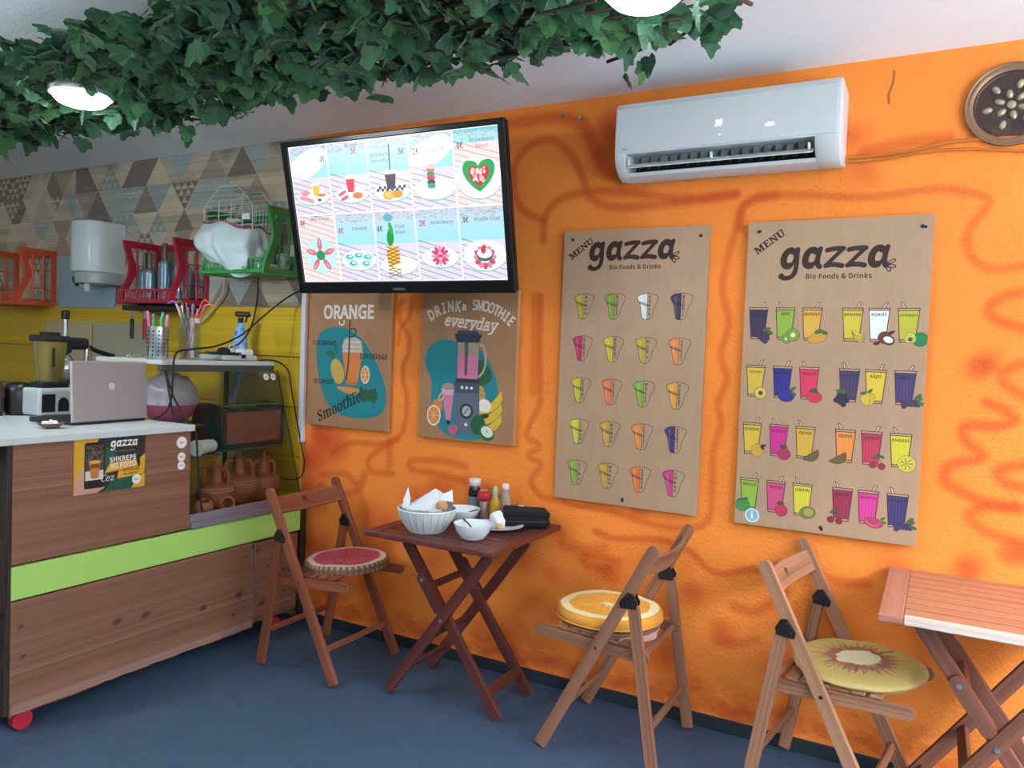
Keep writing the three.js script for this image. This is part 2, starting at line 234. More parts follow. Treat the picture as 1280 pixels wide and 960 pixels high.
// ------------------------------------------------------------------ folding chairs (built facing +x, seat pivots on the long rails)
function roundBar(L, w, t, r2 = 0) { // flat bar along x from 0 to L with a rounded end at L (and at 0)
  const s = new THREE.Shape(), h = w / 2; s.moveTo(0, -h); s.lineTo(L - h, -h); s.absarc(L - h, 0, h, -Math.PI / 2, Math.PI / 2, false); s.lineTo(0, h);
  if (r2) { s.absarc(0, 0, h, Math.PI / 2, Math.PI * 1.5, false); } s.closePath();
  const g = extrude(s, t, 0.002).translate(0, 0, -t / 2); return mapUV(g, 'x', uvShift += 0.173);
}
function barTo(p, q, w, t, both) { const d = [q[0] - p[0], q[1] - p[1]], L = Math.hypot(...d); return roundBar(L, w, t, both).rotateZ(Math.atan2(d[1], d[0])).translate(p[0], p[1], p[2] ?? 0); }
const railAt = y => 0.222 - 0.415 * y / 0.80;          // x of the long rail's middle line at height y
function foldingChair(mat, label, x, z, turn) {
  const t = thing('folding_chair', label, 'chair', [x, 0, z], turn);
  for (const s of [-1, 1]) {
    part('side_rail', barTo([railAt(0.012) - 0.004, 0.012, s * 0.213], [railAt(0.812), 0.812], 0.043, 0.022), mat, t);
    part('rear_leg', barTo([-0.222, 0.016, s * 0.213], [-0.126, 0.598], 0.04, 0.022), mat, t);
    const br = poly([[-0.028, -0.026], [0.028, -0.03], [0.033, -0.008], [0.004, 0.03], [-0.016, 0.026], [-0.033, -0.004]]);
    for (const zb of [s * 0.2272, s * 0.1988]) {                          // one plate on each face of the joint
      const b = part('hinge_bracket', extrude(br, 0.006, 0.0015).translate(-0.113, 0.612, zb - 0.003), M.black, t), out = Math.abs(zb) > 0.21 ? s : -s;
      for (const [bx, by] of [[-0.133, 0.603], [-0.095, 0.6], [-0.108, 0.628]]) part('screw', new THREE.SphereGeometry(0.0034, 10, 6).scale(1, 1, 0.5).translate(bx, by, zb + out * 0.003), M.screwDark, b);
    }
    part('seat_rail', barTo([-0.165, 0.408, s * 0.188], [0.262, 0.432], 0.04, 0.02, 1), mat, t);
    part('pivot_bolt', rod([railAt(0.42), 0.42, s * 0.2], [railAt(0.42), 0.42, s * 0.2252], 0.0065, 14), M.screwDark, t);
  }
  for (let i = 0; i < 6; i++) { const u = -0.095 + i * 0.05; part('seat_slat', box(0.036, 0.011, 0.386, 0.003, 'z').rotateZ(0.056).translate(u, 0.4365 + (u + 0.165) * 0.056, 0), mat, t); }
  { // backrest: a board bowed to the rear between the rails, with a finger hole in the middle
    const n = 28, hw = 0.2035, sh = new THREE.Shape(); sh.moveTo(-hw, 0.0); sh.lineTo(hw, 0.0); sh.lineTo(hw, 0.072); sh.quadraticCurveTo(0, 0.086, -hw, 0.072); sh.closePath();
    const hole = new THREE.Path(); hole.absellipse(0, 0.043, 0.018, 0.016, 0, Math.PI * 2, true); sh.holes.push(hole);
    let g = new THREE.ExtrudeGeometry(sh, { depth: 0.013, bevelEnabled: true, bevelSize: 0.002, bevelThickness: 0.002, bevelSegments: 1, curveSegments: 24, steps: 1 });
    g = tess(g, 0.03); const p = g.attributes.position;
    for (let i = 0; i < p.count; i++) { const zz = p.getX(i), yy = p.getY(i), d = p.getZ(i); p.setXYZ(i, -0.028 * (1 - (zz / hw) ** 2) + d - 0.006, yy, -zz); }
    g.computeVertexNormals(); g = mapUV(toCreasedNormals(g, 0.6), 'z', 0.31); g.rotateZ(27.4 * R); g.translate(railAt(0.712) + 0.0, 0.706, 0);
    part('backrest', g, mat, t);
  }
  part('front_crossbar', bar([railAt(0.148), 0.148, -0.203], [railAt(0.148), 0.148, 0.203], 0.026, 0.016, V(0.9, 0.45, 0)), mat, t);
  part('rear_crossbar', bar([-0.197, 0.168, -0.203], [-0.197, 0.168, 0.203], 0.026, 0.016, V(1, -0.16, 0)), mat, t);
  part('seat_crossbar', bar([-0.155, 0.414, -0.178], [-0.155, 0.414, 0.178], 0.022, 0.018, V(0, 1, 0)), mat, t);
  return t;
}
function tess(g0, len) { // split long edges so that a flat board can be bent
  let g = g0.index ? g0.toNonIndexed() : g0; for (let pass = 0; pass < 7; pass++) {
    const p = g.attributes.position, out = []; let cut = false;
    for (let i = 0; i < p.count; i += 3) {
      const a = [0, 1, 2].map(k => V(p.getX(i + k), p.getY(i + k), p.getZ(i + k))), e = [0, 1, 2].map(k => Math.abs(a[k].x - a[(k + 1) % 3].x)); const k = e.indexOf(Math.max(...e));
      if (e[k] > len) { cut = true; const m = a[k].clone().add(a[(k + 1) % 3]).multiplyScalar(0.5), c = a[(k + 2) % 3]; out.push(a[k], m, c, m, a[(k + 1) % 3], c); } else out.push(...a);
    }
    g = new THREE.BufferGeometry().setFromPoints(out); if (!cut) break;
  } g.computeVertexNormals(); return g;
}
foldingChair(M.chair1, 'reddish wooden folding chair with the red fruit cushion, next to the glass case', -2.397, 0.336, 0);
foldingChair(M.chair2, 'brown wooden folding chair with the orange slice cushion, right of the dark table', -1.012, 0.288, Math.PI);
foldingChair(M.chair3, 'light brown folding chair with the greenish fruit cushion, left of the slatted table end', -0.242, 0.268, -7.5 * R);

// round printed seat cushions
function cushionMap(seed, draw) { return canvasTex(512, 512, (x, w, h) => { x.translate(256, 256); draw(x, rng(seed)); x.setTransform(1, 0, 0, 1, 0, 0); grain(x, w, h, 0.06, seed + 1); }); }
const disc = (x, r, c) => { x.fillStyle = c; x.beginPath(); x.arc(0, 0, r, 0, 7); x.fill(); };
const wobbly = (x, r, a, c, rr) => { x.fillStyle = c; x.beginPath(); for (let i = 0; i <= 60; i++) { const q = i / 60 * Math.PI * 2, s = r + a * noise(Math.cos(q) * 2, Math.sin(q) * 2, rr); x.lineTo(s * Math.cos(q), s * Math.sin(q)); } x.fill(); };
const melonMap = cushionMap(41, (x, r) => {
  disc(x, 400, '#7a5a42'); for (let i = 0; i < 90; i++) { const a = i / 90 * 6.283; x.fillStyle = i % 2 ? 'rgba(190,164,132,.75)' : 'rgba(112,80,58,.6)'; x.beginPath(); x.ellipse(233 * Math.cos(a), 233 * Math.sin(a), 7, 9, a, 0, 7); x.fill(); } wobbly(x, 224, 5, '#cfc0b4', 1); wobbly(x, 194, 12, '#c07070', 2); wobbly(x, 186, 14, '#b04450', 3);
  for (let i = 0; i < 170; i++) { const a = r() * 7, d = r() * 190, s = 6 + r() * 26; x.fillStyle = r() < 0.5 ? 'rgba(196,72,84,.35)' : 'rgba(140,34,44,.3)'; x.beginPath(); x.ellipse(d * Math.cos(a), d * Math.sin(a), s, s * 0.4, a, 0, 7); x.fill(); }
  for (let i = 0; i < 26; i++) { const a = r() * 7, d = 70 + r() * 90; x.fillStyle = 'rgba(222,150,150,.5)'; x.beginPath(); x.ellipse(d * Math.cos(a), d * Math.sin(a), 13, 3, a, 0, 7); x.fill(); }
});
const orangeSliceMap = cushionMap(42, (x, r) => {
  disc(x, 400, '#e8a03c'); disc(x, 232, '#e59a36'); wobbly(x, 224, 5, '#efe3b4', 5); wobbly(x, 184, 10, '#eda63e', 6); x.lineCap = 'round';
  for (let i = 0; i < 260; i++) { const a = r() * 7, d = 40 + r() * 130; x.strokeStyle = r() < 0.5 ? 'rgba(246,190,86,.4)' : 'rgba(222,140,34,.35)'; x.lineWidth = 3 + r() * 5; x.beginPath(); x.moveTo(d * Math.cos(a), d * Math.sin(a)); x.lineTo((d + 26) * Math.cos(a), (d + 26) * Math.sin(a)); x.stroke(); }
  for (let i = 0; i < 10; i++) { const a = i * 0.628 + 0.2; x.strokeStyle = 'rgba(244,200,110,.45)'; x.lineWidth = 4; x.beginPath(); x.moveTo(30 * Math.cos(a), 30 * Math.sin(a)); x.lineTo(190 * Math.cos(a), 190 * Math.sin(a)); x.stroke(); }
  wobbly(x, 32, 34, '#f6ecc8', 8);
});
const kiwiMap = cushionMap(43, (x, r) => {
  disc(x, 400, '#c4a86c'); wobbly(x, 228, 8, '#bba65e', 1);
  for (let i = 0; i < 240; i++) { const a = i / 240 * Math.PI * 2, d0 = 64 + r() * 24, d1 = 108 + r() * r() * 90; x.strokeStyle = `rgba(${120 + 30 * r() | 0},${54 + 20 * r() | 0},${62 + 14 * r() | 0},${0.35 + 0.4 * r()})`; x.lineWidth = 2 + r() * 4; x.beginPath(); x.moveTo(d0 * Math.cos(a), d0 * Math.sin(a)); x.lineTo(d1 * Math.cos(a), d1 * Math.sin(a)); x.stroke(); }
  for (let i = 0; i < 160; i++) { const a = r() * 7, d = 170 + r() * 60; x.strokeStyle = 'rgba(196,182,112,.35)'; x.lineWidth = 3; x.beginPath(); x.moveTo(d * Math.cos(a), d * Math.sin(a)); x.lineTo((d + 24) * Math.cos(a), (d + 24) * Math.sin(a)); x.stroke(); }
  x.save(); x.scale(1.25, 0.95); wobbly(x, 72, 16, '#d3d0a8', 3); x.restore();
});
function cushionGeo(r, h, seed, lens) {
  const prof = lens ? [[0, 0], [r * 0.62, 0.001], [r * 0.86, h * 0.16], [r * 0.96, h * 0.34], [r, h * 0.52], [r * 0.985, h * 0.66], [r * 0.92, h * 0.82], [r * 0.75, h * 0.95], [r * 0.4, h * 1.04], [0, h * 1.05]] : [[0, 0], [r * 0.93, 0.001], [r * 0.985, h * 0.14], [r, h * 0.42], [r * 0.995, h * 0.68], [r * 0.975, h * 0.87], [r * 0.93, h * 0.96], [r * 0.7, h], [r * 0.3, h * 1.0], [0, h]];
  const c = new THREE.SplineCurve(prof.map(p => new THREE.Vector2(...p))).getPoints(44); const g = new THREE.LatheGeometry(c.map(p => new THREE.Vector2(Math.max(p.x, 1e-4), p.y)), 72);
  const p = g.attributes.position, uv = g.attributes.uv;
  for (let i = 0; i < p.count; i++) { let x = p.getX(i), y = p.getY(i), z = p.getZ(i); const k = 1 + 0.025 * noise(x * 9, z * 9, seed); const dy = 0.006 * noise(x * 11, z * 11, seed + 3) * (y / h); p.setXYZ(i, x * k, y + dy, z * k); uv.setXY(i, 0.5 + x / r * 0.47, 0.5 - z / r * 0.47); }
  g.computeVertexNormals(); return g;
}
function cushion(map, rim, label, pos, turn, r, tilt, seed, lens) {
  const t = thing('seat_cushion', label, 'cushion', pos, turn); t.rotation.order = 'YXZ'; t.rotation.z = tilt;
  part('cover', cushionGeo(r, 0.042, seed, lens), std({ map, roughness: 0.85 }), t);
  part('piping', new THREE.TorusGeometry(r * (lens ? 0.875 : 0.965), 0.004, 8, 72).rotateX(Math.PI / 2).translate(0, 0.0055, 0), plain(rim, { roughness: 0.9 }), t);
  return t;
}
cushion(melonMap, '#8a6a4c', 'round red fruit-slice cushion with a pale rind on the reddish chair', [-2.345, 0.449, 0.30], 0.4, 0.192, 0.056, 1);
{
  const c = cushion(orangeSliceMap, '#c98a4a', 'round orange-slice print cushion on the brown chair', [-1.055, 0.468, 0.285], 2.2, 0.2, -0.02, 2);
  const u = thing('seat_pad', 'flat brown pad with pink underside beneath the orange-slice cushion', 'cushion', [-1.05, 0.449, 0.29], 0);
  part('cover', lathe([[0, 0], [0.186, 0], [0.192, 0.008], [0.186, 0.017], [0, 0.019]], 56), plain('#7d5a48', { roughness: 0.9 }), u);
  const f = part('hanging_hem', tubeHem(0.187, 0.03), plain('#c79a92', { roughness: 0.9 }), u);
}
function tubeHem(r, drop) { // soft hem that sags below the rear edge of the pad
  const pos = [], idx = [], n = 40, m = 5; for (let i = 0; i <= n; i++) for (let j = 0; j <= m; j++) { const a = -0.9 + 2.6 * i / n, v = j / m, k = Math.sin(Math.PI * i / n), rr = r + 0.006 * Math.sin(a * 11) * v * k; pos.push(rr * Math.cos(a), 0.006 - v * drop * k, rr * Math.sin(a)); }
  for (let i = 0; i < n; i++) for (let j = 0; j < m; j++) { const a = i * (m + 1) + j, b = a + m + 1; idx.push(a, b, a + 1, b, b + 1, a + 1); }
  const g = new THREE.BufferGeometry(); g.setAttribute('position', new THREE.Float32BufferAttribute(pos, 3)); g.setAttribute('uv', new THREE.Float32BufferAttribute(new Float32Array(pos.length / 3 * 2), 2)); g.setIndex(idx); g.computeVertexNormals(); return g;
}
cushion(kiwiMap, '#b08a5c', 'round yellow-green fruit cushion with purple rays on the light brown chair', [-0.178, 0.452, 0.275], 0.8, 0.205, 0.05, 3, true);

// ------------------------------------------------------------------ folding slatted tables
function slatTable(label, x, z, W, D, Ht, legH, mats) {
  const { top, leg, rail, end } = mats; const t = thing('folding_table', label, 'table', [x, 0, z]), th = 0.022, y = Ht - th / 2, ew = 0.066, rw = 0.036;
  for (const s of [-1, 1]) part('end_board', at(box(ew, th, D, 0.004, 'z'), s * (W / 2 - ew / 2), y, 0), end ?? top, t);
  for (const s of [-1, 1]) part('edge_rail', at(box(W - 2 * ew - 0.002, th, rw, 0.003), 0, y, s * (D / 2 - rw / 2)), s > 0 ? rail : top, t);
  const n = 8, in0 = D - 2 * rw, pitch = in0 / n, hw = pitch / 2 - 0.004, hh = th * 0.4; // slats are undercut like decking boards
  for (let i = 0; i < n; i++) { const g = mapUV(extrude(poly([[-hw, hh], [-hw, hh - 0.003], [-hw + 0.008, -hh], [hw - 0.008, -hh], [hw, hh - 0.003], [hw, hh]]), W - 2 * ew - 0.002, 0.0008).rotateY(Math.PI / 2).translate(-(W - 2 * ew - 0.002) / 2, y + 0.001, -in0 / 2 + (i + 0.5) * pitch), 'x', uvShift += 0.173); part('slat', g, top, t); }
  for (const s of [-1, 1]) part('under_batten', at(box(0.03, 0.024, D - 0.16, 0.003, 'z'), s * 0.215, Ht - th - 0.0125, 0), leg, t);
  const zo = D / 2 - 0.142, zi = zo - 0.026, cy = legH * 0.555, fx = 0.262, tx = 0.213, yt = Ht - th - 0.028;
  for (const s of [-1, 1]) {
    part('leg', barTo([-fx, 0.018, s * zo], [tx + 0.004, yt], 0.044, 0.021), leg, t);                       // outer frame: right top to left foot
    const l = part('leg', barTo([fx, 0.018, s * zi], [-tx, yt], 0.044, 0.021), leg, t);                      // inner frame: left top to right foot
    const f = k => [fx + (-tx - fx) * k, 0.018 + (yt - 0.018) * k];
    part('splice', (() => { const a = f(0.60), b = f(0.80); return barTo([a[0], a[1], s * (zi + 0.0215)], b, 0.044, 0.021, 1); })(), leg, l);
    part('bolt', rod([f(0.765)[0], f(0.765)[1], s * (zi + 0.03)], [f(0.765)[0], f(0.765)[1], s * (zi + 0.0355)], 0.008, 14), M.bolt, l);
    part('bolt', rod([0.0, legH * 0.51, s * (zo + 0.008)], [0.0, legH * 0.51, s * (zo + 0.0145)], 0.008, 14), M.bolt, l);
  }
  const cross = (k, flip, w, zz) => { const X = flip * (fx + (-tx - fx) * k), Y = 0.018 + (yt - 0.018) * k; part('crossbar', bar([X, Y, -zz], [X, Y, zz], w, 0.018, V(0.75, flip * 0.66, 0)), leg, t); };
  cross(0.13, 1, 0.04, zi - 0.01); cross(0.16, -1, 0.03, zo - 0.01); cross(0.72, 1, 0.03, zi - 0.01); cross(0.40, -1, 0.036, zo - 0.01);
  return t;
}
slatTable('dark red-brown folding slatted table set with bowls and bottles', -1.706, 0.302, 0.606, 0.6, 0.718, 0.72, { top: M.darkTable, leg: M.darkTable, rail: M.darkTable });
slatTable('worn light brown slatted folding table cut off at the right edge', 0.202, 0.312, 0.634, 0.61, 0.752, 0.752, { top: M.tableTop, leg: M.tableLeg, rail: M.paintedRail, end: M.wornEnd });

// ------------------------------------------------------------------ printed boards on the orange wall
function kraft(x, w, h, base, seed) {
  const r = rng(seed); x.fillStyle = css(base); x.fillRect(0, 0, w, h);
  for (let i = 0; i < 420; i++) { const u = r() * w, l = 60 + r() * h * 0.6, y = r() * h - l / 2; x.strokeStyle = css(r() < 0.55 ? base.map(v => v * 0.84) : base.map(v => clamp(v * 1.1)), 0.03 + 0.07 * r()); x.lineWidth = 1 + r() * 7; x.beginPath(); x.moveTo(u, y); x.bezierCurveTo(u + 8 * r(), y + l / 3, u - 8 * r(), y + l * 0.66, u + (r() - 0.5) * 14, y + l); x.stroke(); }
  for (let i = 0; i < 220; i++) { const u = r() * w, v = r() * h, s = 14 + r() * 90; x.fillStyle = css(r() < 0.5 ? base.map(v => v * 0.9) : base.map(v => clamp(v * 1.08)), 0.12); x.beginPath(); x.ellipse(u, v, s * 0.6, s, r() - 0.5, 0, 7); x.fill(); }
  grain(x, w, h, 0.05, seed + 1);
}
function brushWord(x, x0, y0, s, color, twig = true) { // the hand-lettered word "gazza", x-height s
  x.save(); x.translate(x0, y0); x.scale(s, s); x.transform(1, 0, -0.1, 1, 0, 0); x.strokeStyle = x.fillStyle = color; x.lineCap = x.lineJoin = 'round';
  const st = (w, f) => { x.lineWidth = w; x.beginPath(); f(); x.stroke(); }; let o = 0;
  const bowl = o => { st(0.32, () => x.ellipse(o + 0.38, 0.52, 0.25, 0.4, 0.12, 1.1, 5.2)); st(0.17, () => x.ellipse(o + 0.4, 0.52, 0.27, 0.4, 0.12, 0, 7)); };
  const zed = o => { st(0.24, () => { x.moveTo(o + 0.08, 0.16); x.quadraticCurveTo(o + 0.4, 0.06, o + 0.8, 0.1); }); st(0.2, () => { x.moveTo(o + 0.78, 0.12); x.lineTo(o + 0.12, 0.9); }); st(0.24, () => { x.moveTo(o + 0.12, 0.92); x.quadraticCurveTo(o + 0.45, 0.82, o + 0.86, 0.94); }); };
  bowl(o); st(0.24, () => { x.moveTo(o + 0.74, 0.08); x.bezierCurveTo(o + 0.7, 0.6, o + 0.92, 1.2, o + 0.62, 1.44); x.bezierCurveTo(o + 0.4, 1.58, o + 0.2, 1.5, o + 0.12, 1.42); }); st(0.27, () => { x.moveTo(o + 0.12, 1.42); x.lineTo(o + 0.13, 1.4); });
  o = 1.04; bowl(o); st(0.24, () => { x.moveTo(o + 0.76, 0.08); x.bezierCurveTo(o + 0.68, 0.5, o + 0.68, 0.9, o + 0.86, 0.96); });
  zed(2.06); zed(3.06);
  o = 4.06; bowl(o); st(0.24, () => { x.moveTo(o + 0.76, 0.08); x.bezierCurveTo(o + 0.68, 0.5, o + 0.68, 0.9, o + 0.84, 0.98); });
  if (twig) for (const [a, b, q] of [[0.96, 0.78, -0.5], [1.0, 1.0, 0.2], [0.86, 1.12, 0.9]]) { x.lineWidth = 0.05; x.beginPath(); x.ellipse(o + a + 0.08, b, 0.17, 0.07, q, 0, 7); x.stroke(); }
  x.restore();
}
function boardHead(x, w, h, u0, v0, s) {
  x.fillStyle = '#2c1d18'; x.save(); x.translate(w * 0.128, h * 0.066); x.rotate(-0.63); x.font = `bold ${w * 0.058}px serif`; x.textAlign = 'center'; x.textBaseline = 'middle'; x.scale(1.1, 1); x.fillText('MENU', 0, 0); x.strokeStyle = '#2c1d18'; x.lineWidth = 2; x.strokeText('MENU', 0, 0); x.restore();
  brushWord(x, u0 * w, v0 * h, s * w, '#33211b');
  x.fillStyle = '#3a2620'; x.font = `bold ${w * 0.04}px sans-serif`; x.textAlign = 'left'; x.textBaseline = 'alphabetic'; x.fillText('Bio Foods & Drinks', (u0 + 0.135) * w, (v0 + 0.1) * h);
}
const BW = 1024, BH = 1890;
const cupMap = canvasTex(BW, BH, (x, w, h) => {
  kraft(x, w, h, [176, 143, 114], 51); boardHead(x, w, h, 0.2, 0.044, 0.118);
  const rows = [['#b0a233|BANAN', '#7ea338|AVOKADO', '#d6dfdd|KOKOS', '#453a55|BORONIC'], ['#bb2e57|QERSHI', '#c6b434|BANANE', '#b3a536|MIKS', '#e28446|PORTOKALL'], ['#bcb832|BANANE', '#de7642|PORTOKALL', '#7fab3a|MOLLE', '#e09a38|PJESHKE'], ['#c6c63a|LIMON', '#c49a3c|MANGO', '#e28a3a|PORTOKALL', '#45366a|BORONIC'], ['#86a843|LIME', '#c49a38|MANGO', '#de7233|KARROTE', '#c53f78|SHEGE']];
  rows.forEach((row, j) => row.forEach((e, i) => {
    const [c, t] = e.split('|'), cx = [0.164, 0.388, 0.614, 0.838][i] * w, cy = [0.278, 0.434, 0.589, 0.743, 0.897][j] * h, q = 74;
    x.save(); x.translate(cx, cy); x.scale(q, q); x.lineJoin = 'round';
    const out = () => { x.beginPath(); x.moveTo(-0.96, -0.86); x.bezierCurveTo(-0.7, -1.28, 0.75, -1.3, 1.02, -0.88); x.bezierCurveTo(1.05, -0.4, 0.72, -0.2, 0.62, 0.3); x.bezierCurveTo(0.55, 0.8, 0.4, 1.02, 0.24, 1.14); x.bezierCurveTo(0.0, 1.24, -0.3, 1.22, -0.42, 1.04); x.bezierCurveTo(-0.62, 0.4, -0.6, 0.0, -0.72, -0.28); x.bezierCurveTo(-0.82, -0.5, -0.98, -0.6, -0.96, -0.86); };
    x.save(); out(); x.clip(); x.fillStyle = c; x.fillRect(-2, -2, 2.0, 4); x.fillStyle = 'rgba(20,16,10,.28)'; x.beginPath(); x.ellipse(-0.3, -0.22, 0.6, 0.13, 0.35, 0, 7); x.fill(); x.fillStyle = 'rgba(255,255,255,.14)'; x.fillRect(-0.62, -0.9, 0.22, 2); x.restore();
    x.strokeStyle = '#4a3526'; x.lineWidth = 0.045; out(); x.stroke(); x.lineWidth = 0.035; x.beginPath(); x.moveTo(0, -1.15); x.lineTo(0, 1.18); x.stroke(); x.beginPath(); x.moveTo(-0.88, -0.5); x.quadraticCurveTo(-0.4, -0.1, 0, -0.1); x.stroke();
    x.fillStyle = '#3a2a22'; const n = t.length; x.textAlign = 'center'; x.textBaseline = 'middle'; x.font = `bold ${Math.min(0.36, 2.3 / n)}px sans-serif`; for (let k = 0; k < n; k++) x.fillText(t[k], 0.22, -0.92 + (k + 0.5) * 1.9 / n); x.restore();
  }));
  x.fillStyle = '#181310'; for (const [u, v] of [[0.063, 0.031], [0.941, 0.034], [0.5, 0.975]]) { x.beginPath(); x.arc(u * w, v * h, 9, 0, 7); x.fill(); }
});
function blob(x, n, r0, f, c, s = '#4a2c26') { x.fillStyle = c; x.strokeStyle = s; x.beginPath(); for (let i = 0; i <= n; i++) { const a = i / n * Math.PI * 2; const q = r0 * f(a); x.lineTo(q * Math.cos(a), q * Math.sin(a)); } x.fill(); x.stroke(); }
function leafAt(x, u, v, a, s, c = '#3d6b3a') { x.save(); x.translate(u, v); x.rotate(a); x.fillStyle = c; x.beginPath(); x.ellipse(s / 2, 0, s / 2, s / 4.2, 0, 0, 7); x.fill(); x.stroke(); x.restore(); }
